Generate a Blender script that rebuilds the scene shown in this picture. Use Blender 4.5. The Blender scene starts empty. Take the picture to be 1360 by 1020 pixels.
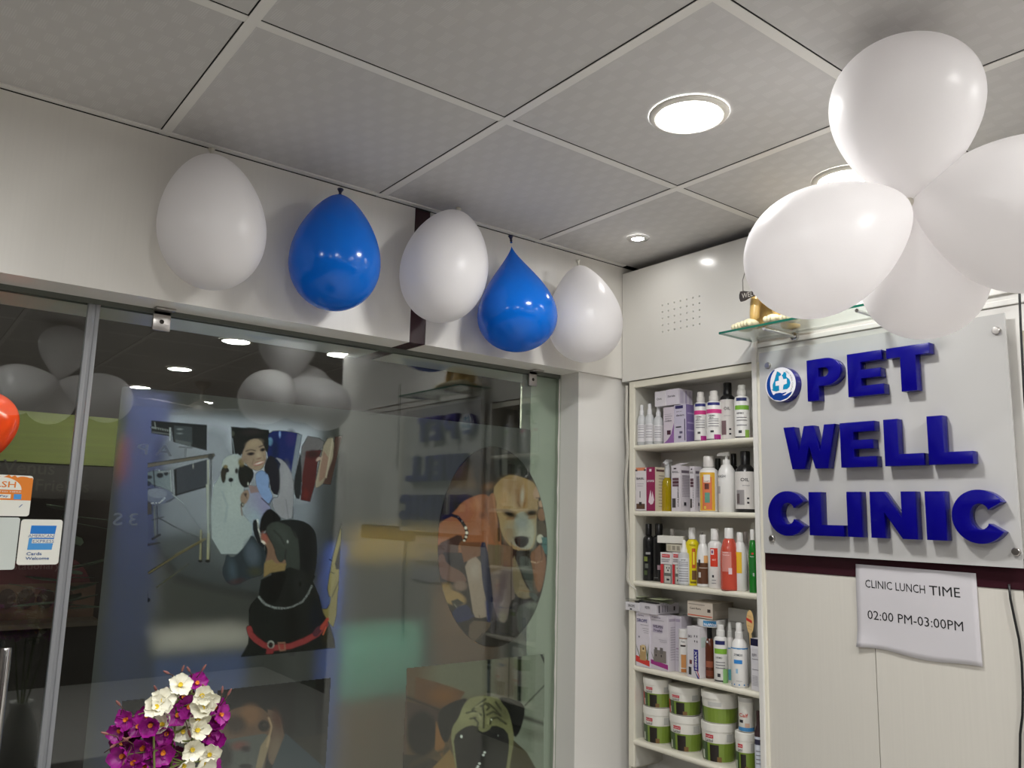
import bpy, bmesh, math, random
import numpy as np
from mathutils import Vector, Matrix
random.seed(7)
C = bpy.context.scene.collection
PI = math.pi
# ---------------------------------------------------------------- camera, world, exposure
FPX = 1072.9; YAW = 0.65609; PITCH = 0.16005; ROLL = 0.02471; CZ = 1.5
fw = Vector((math.sin(YAW)*math.cos(PITCH), math.cos(YAW)*math.cos(PITCH), math.sin(PITCH)))
r0 = fw.cross(Vector((0, 0, 1))).normalized(); u0 = r0.cross(fw)
RT = r0*math.cos(ROLL)+u0*math.sin(ROLL); UP = -r0*math.sin(ROLL)+u0*math.cos(ROLL)
cam_d = bpy.data.cameras.new('camera'); cam = bpy.data.objects.new('camera', cam_d); C.objects.link(cam)
cam.matrix_world = Matrix(((RT.x, UP.x, -fw.x, 0), (RT.y, UP.y, -fw.y, 0), (RT.z, UP.z, -fw.z, CZ), (0, 0, 0, 1)))
cam_d.sensor_width = 36; cam_d.lens = 36*FPX/1360; cam_d.clip_start = 0.02
bpy.context.scene.camera = cam
world = bpy.data.worlds.new('world'); bpy.context.scene.world = world; world.use_nodes = True
world.node_tree.nodes['Background'].inputs[0].default_value = (0.5, 0.55, 0.6, 1)
world.node_tree.nodes['Background'].inputs[1].default_value = 0.02
vs = bpy.context.scene.view_settings
vs.view_transform = 'Standard'; vs.look = 'None'; vs.gamma = 1; vs.exposure = 0.0; vs.use_curve_mapping = False
PANEL_E = 196.0; SPOT_E = 110.0      # radiance of the ceiling lamps' diffusers
OUT_W = 1.0; FILL_TUBE_E = 95.0                       # power of the lamps added to light the corridor


def hit(px, py, ax, val):
    """the point of a plane (x, y or z = val) that stands at photo pixel px, py"""
    d = RT*(px-680)+UP*(510-py)+fw*FPX
    o = Vector((0, 0, CZ)); t = (val-o[ax])/d[ax]
    return o+d*t


def lin(c):
    c = [v/255 for v in c]
    return tuple((v/12.92 if v <= .04045 else ((v+.055)/1.055)**2.4) for v in c)


# ---------------------------------------------------------------- materials
MATS = {}


def mat(name, rgb, rough=.5, metal=0, spec=.5, coat=0, emit=0, trans=0, alpha=1, sub=0, grain=None, bump=None, ior=1.5):
    """rgb is sRGB 0-255 of the thing's own colour"""
    if name in MATS: return MATS[name]
    m = bpy.data.materials.new(name); m.use_nodes = True; nt = m.node_tree; b = nt.nodes['Principled BSDF']
    c = lin(rgb)+(1,)
    b.inputs['Base Color'].default_value = c; b.inputs['Roughness'].default_value = rough
    b.inputs['Metallic'].default_value = metal; b.inputs['Specular IOR Level'].default_value = spec
    b.inputs['Coat Weight'].default_value = coat; b.inputs['Coat Roughness'].default_value = .05; b.inputs['IOR'].default_value = ior
    b.inputs['Transmission Weight'].default_value = trans; b.inputs['Alpha'].default_value = alpha
    if emit:
        b.inputs['Emission Color'].default_value = c; b.inputs['Emission Strength'].default_value = emit
    if grain or bump:
        tc = nt.nodes.new('ShaderNodeTexCoord'); mp = nt.nodes.new('ShaderNodeMapping')
        nt.links.new(tc.outputs['Object'], mp.inputs['Vector'])
        nz = nt.nodes.new('ShaderNodeTexNoise'); nt.links.new(mp.outputs[0], nz.inputs['Vector'])
        sc, det, amt = (grain or bump)[:3]
        mp.inputs['Scale'].default_value = sc; nz.inputs['Scale'].default_value = 1; nz.inputs['Detail'].default_value = det
        if grain:
            mx = nt.nodes.new('ShaderNodeMix'); mx.data_type = 'RGBA'
            mx.inputs[6].default_value = tuple(v*(1-amt) for v in c[:3])+(1,); mx.inputs[7].default_value = tuple(min(1, v*(1+amt)) for v in c[:3])+(1,)
            nt.links.new(nz.outputs['Fac'], mx.inputs[0]); nt.links.new(mx.outputs[2], b.inputs['Base Color'])
        if bump:
            bp = nt.nodes.new('ShaderNodeBump'); bp.inputs['Strength'].default_value = bump[3] if len(bump) > 3 else .3; bp.inputs['Distance'].default_value = .001
            nt.links.new(nz.outputs['Fac'], bp.inputs['Height']); nt.links.new(bp.outputs[0], b.inputs['Normal'])
    MATS[name] = m
    return m


def mat_glass(name, tint=(.86, .93, .89), ior=1.5, rough=0.0):
    m = bpy.data.materials.new(name); m.use_nodes = True; nt = m.node_tree; nt.nodes.clear()
    o = nt.nodes.new('ShaderNodeOutputMaterial'); mx = nt.nodes.new('ShaderNodeMixShader'); t = nt.nodes.new('ShaderNodeBsdfTransparent'); g = nt.nodes.new('ShaderNodeBsdfGlossy'); f = nt.nodes.new('ShaderNodeFresnel')
    t.inputs[0].default_value = tint+(1,); g.inputs['Roughness'].default_value = rough; f.inputs[0].default_value = ior
    ge = nt.nodes.new('ShaderNodeNewGeometry'); mr = nt.nodes.new('ShaderNodeMapRange'); mr.inputs[3].default_value = ior; mr.inputs[4].default_value = 1/ior
    nt.links.new(ge.outputs['Backfacing'], mr.inputs[0]); nt.links.new(mr.outputs[0], f.inputs[0])   # same reflectance going in and coming out of the pane
    nt.links.new(f.outputs[0], mx.inputs[0]); nt.links.new(t.outputs[0], mx.inputs[1]); nt.links.new(g.outputs[0], mx.inputs[2]); nt.links.new(mx.outputs[0], o.inputs[0])
    return m


def mat_latex(name, rgb, tr, rough=.22, amt=.3, spec=.5):
    m = bpy.data.materials.new(name); m.use_nodes = True; nt = m.node_tree; b = nt.nodes['Principled BSDF']
    b.inputs['Base Color'].default_value = lin(rgb)+(1,); b.inputs['Roughness'].default_value = rough; b.inputs['Specular IOR Level'].default_value = spec
    o = nt.nodes['Material Output']; t = nt.nodes.new('ShaderNodeBsdfTranslucent'); t.inputs[0].default_value = lin(tr)+(1,)
    mx = nt.nodes.new('ShaderNodeMixShader'); mx.inputs[0].default_value = amt
    nt.links.new(b.outputs[0], mx.inputs[1]); nt.links.new(t.outputs[0], mx.inputs[2]); nt.links.new(mx.outputs[0], o.inputs[0])
    return m


def mat_laminate(name, rgb, axis=0, amt=.035, rough=.35):
    """white laminate with fine vertical wood grain"""
    m = bpy.data.materials.new(name); m.use_nodes = True; nt = m.node_tree; b = nt.nodes['Principled BSDF']
    b.inputs['Roughness'].default_value = rough
    tc = nt.nodes.new('ShaderNodeTexCoord'); mp = nt.nodes.new('ShaderNodeMapping'); nt.links.new(tc.outputs['Object'], mp.inputs[0])
    s = [1, 1, 1]; s[axis] = 170; s[2] = 4; mp.inputs['Scale'].default_value = s
    nz = nt.nodes.new('ShaderNodeTexNoise'); nz.inputs['Scale'].default_value = 1; nz.inputs['Detail'].default_value = 4; nt.links.new(mp.outputs[0], nz.inputs[0])
    c = lin(rgb); mx = nt.nodes.new('ShaderNodeMix'); mx.data_type = 'RGBA'
    mx.inputs[6].default_value = tuple(v*(1-amt*2.5) for v in c)+(1,); mx.inputs[7].default_value = tuple(min(1, v*(1+amt)) for v in c)+(1,)
    nt.links.new(nz.outputs['Fac'], mx.inputs[0]); nt.links.new(mx.outputs[2], b.inputs['Base Color'])
    bp = nt.nodes.new('ShaderNodeBump'); bp.inputs['Strength'].default_value = .25; bp.inputs['Distance'].default_value = .0005
    nt.links.new(nz.outputs['Fac'], bp.inputs['Height']); nt.links.new(bp.outputs[0], b.inputs['Normal'])
    return m


def mat_tile(name):
    """grey-white vinyl ceiling tile pressed with a basket weave of fine ribbed patches"""
    m = bpy.data.materials.new(name); m.use_nodes = True; nt = m.node_tree; b = nt.nodes['Principled BSDF']
    N = nt.nodes.new; L = nt.links.new
    def mth(op, a, bb=None, v=None):
        n = N('ShaderNodeMath'); n.operation = op
        if hasattr(a, 'links') or hasattr(a, 'is_linked'): L(a, n.inputs[0])
        else: n.inputs[0].default_value = a
        if bb is not None:
            if hasattr(bb, 'is_linked'): L(bb, n.inputs[1])
            else: n.inputs[1].default_value = bb
        return n.outputs[0]
    tc = N('ShaderNodeTexCoord'); sp = N('ShaderNodeSeparateXYZ'); L(tc.outputs['Object'], sp.inputs[0])
    X, Y = sp.outputs[0], sp.outputs[1]
    row = mth('FLOOR', mth('DIVIDE', Y, .046)); fy = mth('FRACT', mth('DIVIDE', Y, .046))
    xs = mth('ADD', mth('DIVIDE', X, .050), mth('MULTIPLY', row, .5)); fx = mth('FRACT', xs)
    inx = mth('LESS_THAN', fx, .45); iny = mth('LESS_THAN', fy, .78)
    patch = mth('MULTIPLY', inx, iny)
    rib = mth('GREATER_THAN', mth('FRACT', mth('DIVIDE', mth('ADD', X, mth('MULTIPLY', Y, .12)), .0042)), .5)
    h = mth('MULTIPLY', patch, rib)
    nz = N('ShaderNodeTexNoise'); nz.inputs['Scale'].default_value = 420; L(tc.outputs['Object'], nz.inputs['Vector'])
    hh = mth('ADD', h, mth('MULTIPLY', nz.outputs['Fac'], .35))
    bp = N('ShaderNodeBump'); bp.inputs['Strength'].default_value = .5; bp.inputs['Distance'].default_value = .0006; L(hh, bp.inputs['Height']); L(bp.outputs[0], b.inputs['Normal'])
    mx = N('ShaderNodeMix'); mx.data_type = 'RGBA'; mx.inputs[6].default_value = lin((196, 194, 191))+(1,); mx.inputs[7].default_value = lin((205, 203, 200))+(1,)
    L(h, mx.inputs[0]); L(mx.outputs[2], b.inputs['Base Color']); b.inputs['Roughness'].default_value = .55
    return m


# ---------------------------------------------------------------- mesh builder
class MB:
    def __init__(s): s.bm = bmesh.new()
    def box(s, x0, x1, y0, y1, z0, z1, bev=0, seg=2):
        b = bmesh.new(); bmesh.ops.create_cube(b, size=1)
        for v in b.verts: v.co = Vector(((x0+x1)/2+v.co.x*(x1-x0), (y0+y1)/2+v.co.y*(y1-y0), (z0+z1)/2+v.co.z*(z1-z0)))
        if bev: bmesh.ops.bevel(b, geom=b.edges[:], offset=bev, segments=seg, affect='EDGES', profile=.5)
        return s._add(b)
    def _add(s, b):
        me = bpy.data.meshes.new('tmp'); b.to_mesh(me); b.free(); s.bm.from_mesh(me); bpy.data.meshes.remove(me); return s
    def lathe(s, prof, c, axis=(0, 0, 1), seg=24, ex=(1, 1)):
        """prof: list of (radius, height); axis: direction of height"""
        a = Vector(axis).normalized(); q = Vector((0, 0, 1)).rotation_difference(a); bm = s.bm; rows = []; c = Vector(c)
        for r, h in prof:
            if r < 1e-6: rows.append([bm.verts.new(c+q @ Vector((0, 0, h)))])
            else: rows.append([bm.verts.new(c+q @ Vector((r*math.cos(2*PI*k/seg)*ex[0], r*math.sin(2*PI*k/seg)*ex[1], h))) for k in range(seg)])
        for A, B in zip(rows, rows[1:]):
            for k in range(seg):
                k2 = (k+1) % seg
                vs_ = ([A[0]] if len(A) == 1 else [A[k], A[k2]])+([B[0]] if len(B) == 1 else [B[k2], B[k]])
                if len(vs_) > 2: bm.faces.new(vs_)
        return s
    def tube(s, pts, r, seg=8, closed_ends=True):
        pts = [Vector(p) for p in pts]; bm = s.bm; rows = []; rr = r if isinstance(r, (list, tuple)) else [r]*len(pts)
        n = None
        for i, p in enumerate(pts):
            t = (pts[min(i+1, len(pts)-1)]-pts[max(i-1, 0)]).normalized()
            if n is None: n = t.orthogonal().normalized()
            else: n = (n-t*n.dot(t)).normalized()
            b = t.cross(n); rows.append([bm.verts.new(p+(n*math.cos(2*PI*k/seg)+b*math.sin(2*PI*k/seg))*rr[i]) for k in range(seg)])
        for A, B in zip(rows, rows[1:]):
            for k in range(seg): bm.faces.new((A[k], A[(k+1) % seg], B[(k+1) % seg], B[k]))
        if closed_ends: bm.faces.new(rows[0][::-1]); bm.faces.new(rows[-1])
        return s
    def prism(s, pts, d):
        """a closed flat outline of 3-D points given thickness along vector d"""
        d = Vector(d); A = [s.bm.verts.new(Vector(p)) for p in pts]; B = [s.bm.verts.new(Vector(p)+d) for p in pts]
        s.bm.faces.new(A[::-1]); s.bm.faces.new(B)
        for k in range(len(A)): s.bm.faces.new((A[k], A[(k+1) % len(A)], B[(k+1) % len(A)], B[k]))
        return s
    def quad(s, *p): s.bm.faces.new([s.bm.verts.new(Vector(q)) for q in p]); return s
    def ball(s, c, r, seg=16, rings=10, m=None):
        b = bmesh.new(); bmesh.ops.create_uvsphere(b, u_segments=seg, v_segments=rings, radius=1)
        r = Vector(r) if hasattr(r, '__len__') else Vector((r, r, r))
        for v in b.verts:
            p = Vector((v.co.x*r.x, v.co.y*r.y, v.co.z*r.z)); v.co = (m @ p if m else p)+Vector(c)
        return s._add(b)
    def build(s, name, material, parent=None, smooth=False, org=None, noflip=False):
        if not noflip: bmesh.ops.recalc_face_normals(s.bm, faces=s.bm.faces[:])
        o0 = Vector(parent['org']) if parent is not None else (Vector(org) if org is not None else Vector((0, 0, 0)))
        if parent is None and org is None:
            vs_ = [v.co for v in s.bm.verts]
            if vs_: o0 = Vector(((min(v.x for v in vs_)+max(v.x for v in vs_))/2, (min(v.y for v in vs_)+max(v.y for v in vs_))/2, min(v.z for v in vs_)))
        bmesh.ops.translate(s.bm, verts=s.bm.verts[:], vec=-o0)
        me = bpy.data.meshes.new(name); s.bm.to_mesh(me); s.bm.free()
        if smooth:
            for p in me.polygons: p.use_smooth = True
            if smooth is not True:
                try: me.set_sharp_from_angle(angle=smooth)
                except Exception: pass
        me.materials.append(material); o = bpy.data.objects.new(name, me); C.objects.link(o)
        if parent is not None: o.parent = parent; o['org'] = tuple(parent['org'])
        else: o.location = o0; o['org'] = tuple(o0)
        return o


SM = math.radians(35)


def tag(o, label=None, cat=None, group=None, kind=None):
    if label: o['label'] = label
    if cat: o['category'] = cat
    if group: o['group'] = group
    if kind: o['kind'] = kind
    return o


def thing(name, label, cat, loc, group=None, kind=None):
    o = bpy.data.objects.new(name, None); C.objects.link(o); o.location = loc; o['org'] = tuple(loc); o.empty_display_size = .05
    return tag(o, label, cat, group, kind)


_txt = {}


def text_verts(s, weight=0.0, spacing=1.0):
    """verts, faces of a word set in the built-in face, 1 = cap height"""
    k = (s, weight, spacing)
    if k in _txt: return _txt[k]
    cu = bpy.data.curves.new('t', 'FONT'); cu.body = s; cu.resolution_u = 2; cu.offset = weight; cu.space_character = spacing
    o = bpy.data.objects.new('t', cu); C.objects.link(o); bpy.context.view_layer.update()
    me = bpy.data.meshes.new_from_object(o.evaluated_get(bpy.context.evaluated_depsgraph_get()))
    V = [tuple(v.co) for v in me.vertices]; F = [tuple(p.vertices) for p in me.polygons]
    bpy.data.objects.remove(o); bpy.data.curves.remove(cu); bpy.data.meshes.remove(me)
    _txt[k] = (V, F); return V, F


def put_text(mb, s, fn, w=None, h=None, weight=0.0, align='l', spacing=1.0):
    """fn(u, v) -> 3-D point; the word is fitted to width w or height h"""
    V, F = text_verts(s, weight, spacing)
    if not V: return mb
    x0 = min(v[0] for v in V); x1 = max(v[0] for v in V); y0 = min(v[1] for v in V); y1 = max(v[1] for v in V)
    sx = sy = None
    if h: sy = h/(y1-y0)
    if w: sx = w/(x1-x0)
    sx = sx or sy; sy = sy or sx
    off = {'l': 0, 'c': -.5, 'r': -1}[align]*(x1-x0)*sx
    vs_ = [mb.bm.verts.new(fn((v[0]-x0)*sx+off, (v[1]-y0)*sy)) for v in V]
    for f in F:
        try: mb.bm.faces.new([vs_[i] for i in f])
        except ValueError: pass
    return mb


# ---------------------------------------------------------------- colour pictures for the flat prints (vertex colours on a fine grid)
class Art:
    def __init__(s, x0, y0, x1, y1, bg=None, step=1.0):
        s.x0, s.y0, s.step = x0, y0, step
        xs = np.arange(x0, x1+step*.5, step); ys = np.arange(y0, y1+step*.5, step); s.X, s.Y = np.meshgrid(xs, ys)
        s.c = np.zeros(s.X.shape+(3,)); s.a = np.zeros(s.X.shape); s.T = (0, 0, 1)
        if bg is not None: s.c[:] = lin(bg); s.a[:] = 1
    def fr(s, ox, oy, k): s.T = (ox, oy, k); return s
    def _p(s, p): return (s.T[0]+p[0]*s.T[2], s.T[1]+p[1]*s.T[2])
    def _mix(s, m, sl, col, al=1):
        m = m*al; s.c[sl] = s.c[sl]*(1-m[..., None])+np.array(lin(col))*m[..., None]; s.a[sl] = np.maximum(s.a[sl], m)
    def _win(s, bx0, by0, bx1, by1):
        i0 = int(max(0, (by0-s.y0)/s.step-1)); i1 = int(max(0, (by1-s.y0)/s.step+2)); j0 = int(max(0, (bx0-s.x0)/s.step-1)); j1 = int(max(0, (bx1-s.x0)/s.step+2))
        return (slice(i0, i1), slice(j0, j1))
    def sdf(s, P, X, Y):
        d = np.full(X.shape, 1e9); ins = np.zeros(X.shape, bool)
        for (ax, ay), (bx, by) in zip(P, P[1:]+P[:1]):
            ex, ey = bx-ax, by-ay; wx, wy = X-ax, Y-ay; t = np.clip((wx*ex+wy*ey)/max(ex*ex+ey*ey, 1e-9), 0, 1)
            d = np.minimum(d, (wx-ex*t)**2+(wy-ey*t)**2)
            if ay != by: ins ^= ((ay > Y) != (by > Y)) & (X < ex*(Y-ay)/ey+ax)
        return np.where(ins, -1, 1)*np.sqrt(d)
    def poly(s, P, col, blur=.7, al=1, sm=True):
        P = [s._p(p) for p in P]
        if sm and len(P) > 5:   # soften the corners once
            Q = []
            for a, b in zip(P, P[1:]+P[:1]): Q += [(a[0]*.75+b[0]*.25, a[1]*.75+b[1]*.25), (a[0]*.25+b[0]*.75, a[1]*.25+b[1]*.75)]
            P = Q
        sl = s._win(min(p[0] for p in P)-blur*2, min(p[1] for p in P)-blur*2, max(p[0] for p in P)+blur*2, max(p[1] for p in P)+blur*2)
        X, Y = s.X[sl], s.Y[sl]
        if X.size: s._mix(np.clip(.5-s.sdf(P, X, Y)/(2*blur), 0, 1), sl, col, al)
        return s
    def ell(s, x, y, rx, ry, col, rot=0, blur=.7, al=1):
        x, y = s._p((x, y)); rx *= s.T[2]; ry *= s.T[2]; r = max(rx, ry)+blur*3; sl = s._win(x-r, y-r, x+r, y+r); X, Y = s.X[sl]-x, s.Y[sl]-y
        if not X.size: return s
        c, n = math.cos(math.radians(rot)), math.sin(math.radians(rot)); u = X*c+Y*n; v = -X*n+Y*c
        q = np.sqrt((u/rx)**2+(v/ry)**2); d = (q-1)*min(rx, ry)
        s._mix(np.clip(.5-d/(2*blur), 0, 1), sl, col, al); return s
    def line(s, P, w, col, blur=.6, al=1, dash=None):
        P = [s._p(p) for p in P]; w = w*s.T[2]/2; b = w+blur*2
        sl = s._win(min(p[0] for p in P)-b, min(p[1] for p in P)-b, max(p[0] for p in P)+b, max(p[1] for p in P)+b); X, Y = s.X[sl], s.Y[sl]
        if not X.size: return s
        d = np.full(X.shape, 1e9); L = 0; Lm = np.zeros(X.shape)
        for (ax, ay), (bx, by) in zip(P, P[1:]):
            ex, ey = bx-ax, by-ay; ln = math.hypot(ex, ey); t = np.clip(((X-ax)*ex+(Y-ay)*ey)/max(ln*ln, 1e-9), 0, 1); q = np.hypot(X-ax-ex*t, Y-ay-ey*t)
            Lm = np.where(q < d, L+t*ln, Lm); d = np.minimum(d, q); L += ln
        m = np.clip(.5-(d-w)/(2*blur), 0, 1)
        if dash: m = m*(np.mod(Lm, dash) < dash*.6)
        s._mix(m, sl, col, al); return s
    def noise(s, amt=.06, k=3):
        r = np.random.RandomState(5); h, w = s.a.shape; n = r.rand(h//k+2, w//k+2)
        n = np.kron(n, np.ones((k, k)))[:h, :w]; s.c *= (1+amt*(n-.5)*2)[..., None]; return s
    def build(s, name, parent, plane_y, mask=None, gain=1.0, material=None, offs=0.0):
        h, w = s.a.shape
        d = (np.array(RT)[None, None]*(s.X-680)[..., None]+np.array(UP)*(510-s.Y)[..., None]+np.array(fw)*FPX); t = plane_y/d[..., 1]
        P = d*t[..., None]; P[..., 2] += CZ; o0 = np.array(parent['org']); P -= o0
        idx = np.arange(h*w).reshape(h, w); ok = s.a > .004
        if mask is not None: ok &= mask(s.X, s.Y)
        q = ok[:-1, :-1] & ok[1:, :-1] & ok[:-1, 1:] & ok[1:, 1:] if mask is not None else (ok[:-1, :-1] | ok[1:, :-1] | ok[:-1, 1:] | ok[1:, 1:])
        F = np.stack([idx[:-1, :-1][q], idx[1:, :-1][q], idx[1:, 1:][q], idx[:-1, 1:][q]], 1)
        used = np.zeros(h*w, bool); used[F.ravel()] = True; rm = np.cumsum(used)-1
        V = P.reshape(-1, 3)[used]; F = rm[F]
        me = bpy.data.meshes.new(name); me.vertices.add(len(V)); me.vertices.foreach_set('co', V.astype(np.float32).ravel())
        me.loops.add(F.size); me.loops.foreach_set('vertex_index', F.astype(np.int32).ravel()); me.polygons.add(len(F))
        me.polygons.foreach_set('loop_start', np.arange(0, F.size, 4, dtype=np.int32)); me.polygons.foreach_set('loop_total', np.full(len(F), 4, np.int32))
        me.update(calc_edges=True)
        at = me.color_attributes.new('Col', 'FLOAT_COLOR', 'POINT'); cc = np.ones((h*w, 4), np.float32)
        cc[:, :3] = np.clip(s.c.reshape(-1, 3)*gain, 0, 1); cc[:, 3] = s.a.reshape(-1); at.data.foreach_set('color', cc[used].ravel())
        me.materials.append(material); o = bpy.data.objects.new(name, me); C.objects.link(o); o.parent = parent; o['org'] = tuple(parent['org'])
        return o


def mat_print(name, emis=0):
    m = bpy.data.materials.new(name); m.use_nodes = True; nt = m.node_tree; b = nt.nodes['Principled BSDF']; b.inputs['Roughness'].default_value = .6; b.inputs['Specular IOR Level'].default_value = .2
    a = nt.nodes.new('ShaderNodeAttribute'); a.attribute_name = 'Col'; nt.links.new(a.outputs['Color'], b.inputs['Base Color']); nt.links.new(a.outputs['Alpha'], b.inputs['Alpha'])
    return m
# ---------------------------------------------------------------- common materials
LAM_X = mat_laminate('header_laminate', (226, 223, 216), 0, .015)
LAM_Y = mat_laminate('panel_laminate', (216, 212, 203), 1, .022)
WHITE = mat('white_paint', (222, 220, 215), .45, bump=((60, 60, 60), 3, 0, .08))
CREAM = mat('cream_edging', (226, 222, 206), .35)
GLOSSW = mat('glossy_white_board', (222, 220, 214), .18, spec=.5)
GRID = mat('white_tee_bar', (226, 224, 218), .4)
TILE = mat_tile('pressed_ceiling_tile')
DARKV = mat('void_shade_black', (18, 18, 18), .9)  # near-black standing in for shade in gaps, holes and the void
MAROON = mat('dark_maroon_laminate', (56, 26, 34), .22)
STEEL = mat('brushed_steel', (186, 182, 178), .3, metal=1)
CHROME = mat('chrome', (215, 215, 215), .12, metal=1)
BLACK = mat('black_plastic', (18, 18, 20), .35)
FLOORM = mat('stone_floor', (216, 213, 208), .4, grain=((3, 3, 3), 5, .15))
H = .888+CZ; YA = 1.975; YG = 2.09; XB = 2.008; ZB = .4794+CZ; P_ = .588


def struct(name, mb, m, parent=None, smooth=False):
    o = mb.build(name, m, parent, smooth)
    if parent is None: o['kind'] = 'structure'
    return o


# floor, hidden walls of the clinic, corridor shell
struct('floor', MB().box(-1.75, 3.2, -3.75, 4.6, -.05, 0), FLOORM)
struct('floor_corridor', MB().box(-1.75, 3.2, 2.31, 4.49, .001, .012), mat('corridor_floor_dark', (62, 58, 52), .5)); struct('wall_back', MB().box(-1.75, 3.2, -3.75, -3.65, 0, 2.6), mat('brown_back_wall', (84, 76, 70), .5))
struct('wall_left', MB().box(-1.75, -1.65, -3.65, 2.3, 0, 2.6), MATS['brown_back_wall'])
struct('wall_far_right', MB().box(3.1, 3.2, -3.65, .7, 0, 2.6), MATS['brown_back_wall'])
# ceiling: black void board, tee bars, tiles
ce = bpy.data.objects.new('ceiling', None); C.objects.link(ce); ce.location = (.5, 0, H); ce['org'] = (.5, 0, H); ce['kind'] = 'structure'
MB().box(-1.7, 3.15, -3.7, 2.0, H+.02, H+.05).build('void_board', DARKV, ce)
xs = [1.618+P_*k for k in range(-5, 3)]; ys = [1.975-P_*k for k in range(0, 10)]
w2 = .011
for x in xs: MB().box(x-w2, x+w2, -3.65, YA+.06, H-.0015, H+.004).build('tee_bar', GRID, ce); MB().box(x-w2-.0026, x-w2, -3.65, YA, H-.0002, H+.003).build('gap_shade_strip', DARKV, ce)  # dark strips put the shade beside each bar into colour
for y in ys[1:]: MB().box(-1.65, 3.1, y-w2, y+w2, H-.001, H+.0045).build('tee_bar', GRID, ce); MB().box(-1.65, 3.1, y-w2-.0026, y-w2, H-.0002, H+.0025).build('gap_shade_strip', DARKV, ce)
tb = MB().box(-P_/2+.0105, P_/2-.0135, -P_/2+.0105, P_/2-.0135, 0, .006); tme = None
xs2 = [xs[0]-P_]+xs
for x in xs2:
    for y in ys:
        cx, cy = x+P_/2, y-P_/2
        if cx > 3.3 or (cx-P_/2 > 3.0): continue
        if cx > XB and cx-P_/2 < XB+.1 and cy > .75 and False: continue
        if tme is None:
            t = tb.build('ceiling_tile', TILE, None, org=(0, 0, 0)); tme = t.data
        else:
            t = bpy.data.objects.new('ceiling_tile', tme); C.objects.link(t)
        t.parent = ce; t.location = Vector((cx, cy, H+.0005))-Vector(ce['org'])
MB().box(-1.65, XB, YA-.018, YA+.0, H-.003, H+.001).build('wall_angle', GRID, ce)

# header above the glass front (top of the front wall)
hd = struct('wall_front', MB().box(-1.7, 1.146, YA, 2.30, ZB, H-.006), LAM_X)
MB().box(1.199, 2.30, YA, 2.30, ZB, H-.006).build('laminate_panel', LAM_X, hd)
MB().box(1.147, 1.198, YA+.001, 2.299, ZB+.0008, H-.008).build('maroon_strip', MAROON, hd)
MB().box(-1.7, 2.3, YA+.006, 2.30, H-.006, H+.02).build('shadow_gap', DARKV, hd)
MB().box(-1.7, 1.81, YG-.012, YG-.006, ZB-.012, ZB).build('glass_channel', mat('grey_channel', (92, 96, 88), .5), hd)
MB().box(-1.7, 1.81, YG+.008, YG+.014, ZB-.012, ZB).build('glass_channel', MATS['grey_channel'], hd)
# column between glass and shelves, plaster jamb and the greenish pier behind the glass edge
col = struct('wall_pier', MB().box(1.812, 2.30, YA+.012, 2.075, 0, ZB), WHITE)
MB().box(1.8115, 2.30, 2.0751, 2.30, 0, ZB).build('pier_back', mat('green_grey_plaster', (176, 182, 168), .7), col)
jb = MB(); n = 40; zz = [CZ-1.5+(ZB-.0)*k/n for k in range(n+1)]
jb.box(1.700, 1.83, YG+.012, YG+.06, 0, ZB).build('pier_cladding', MATS['green_grey_plaster'], col)
sl = MB(); sl.tube([(1.812+.0016*math.sin(k*2.1), YG-.007, zz[k]) for k in range(n+1)], .0045, 6).build('sealant_bead', mat('white_sealant', (205, 203, 196), .6), col, smooth=True)

# right wall: panelled wall with the sign, to the right of the shelf recess
YS1 = 1.433; YS0 = .712; XW = 2.014
wr = struct('wall_right', MB().box(XW+.006, XW+.12, YS0-.75, YS1-.012, 0, H-.004), WHITE)
MB().box(XW, XW+.006, 1.0995, YS1-.012, 0, CZ-.138).build('laminate_panel', LAM_Y, wr)
MB().box(XW, XW+.006, .7525, 1.0975, 0, CZ-.138).build('laminate_panel', LAM_Y, wr)
MB().box(XW, XW+.006, .30, .7505, 0, CZ-.138).build('laminate_panel', LAM_Y, wr)
MB().box(XW-.002, XW+.006, .30, YS1-.012, CZ-.137, CZ-.070).build('maroon_strip', MAROON, wr)
MB().box(XW, XW+.006, .30, YS1-.012, CZ-.069, CZ+.505).build('sign_panel', WHITE, wr)
MB().box(XW-.006, XW+.006, .30, YS1-.012, CZ+.506, CZ+.520, .002).build('ledge_trim', WHITE, wr)
MB().box(XW-.004, XW+.006, .30, YS1-.012, CZ+.536, CZ+.541).build('ledge_trim', WHITE, wr)
MB().box(XW-.008, XW+.006, .695, .7115, CZ-.06, CZ+.44).build('beige_strip', mat('beige_laminate', (176, 168, 146), .4), wr)
MB().box(XW-.012, XW+.01, YS1-.012, YS1+.004, 0, H-.02, .002).build('corner_trim', WHITE, wr)
MB().box(XW+.13, XW+.16, .30, YS1+.6, 0, H).build('wall_core', WHITE, wr)
tag(wr, kind='structure')

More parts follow.
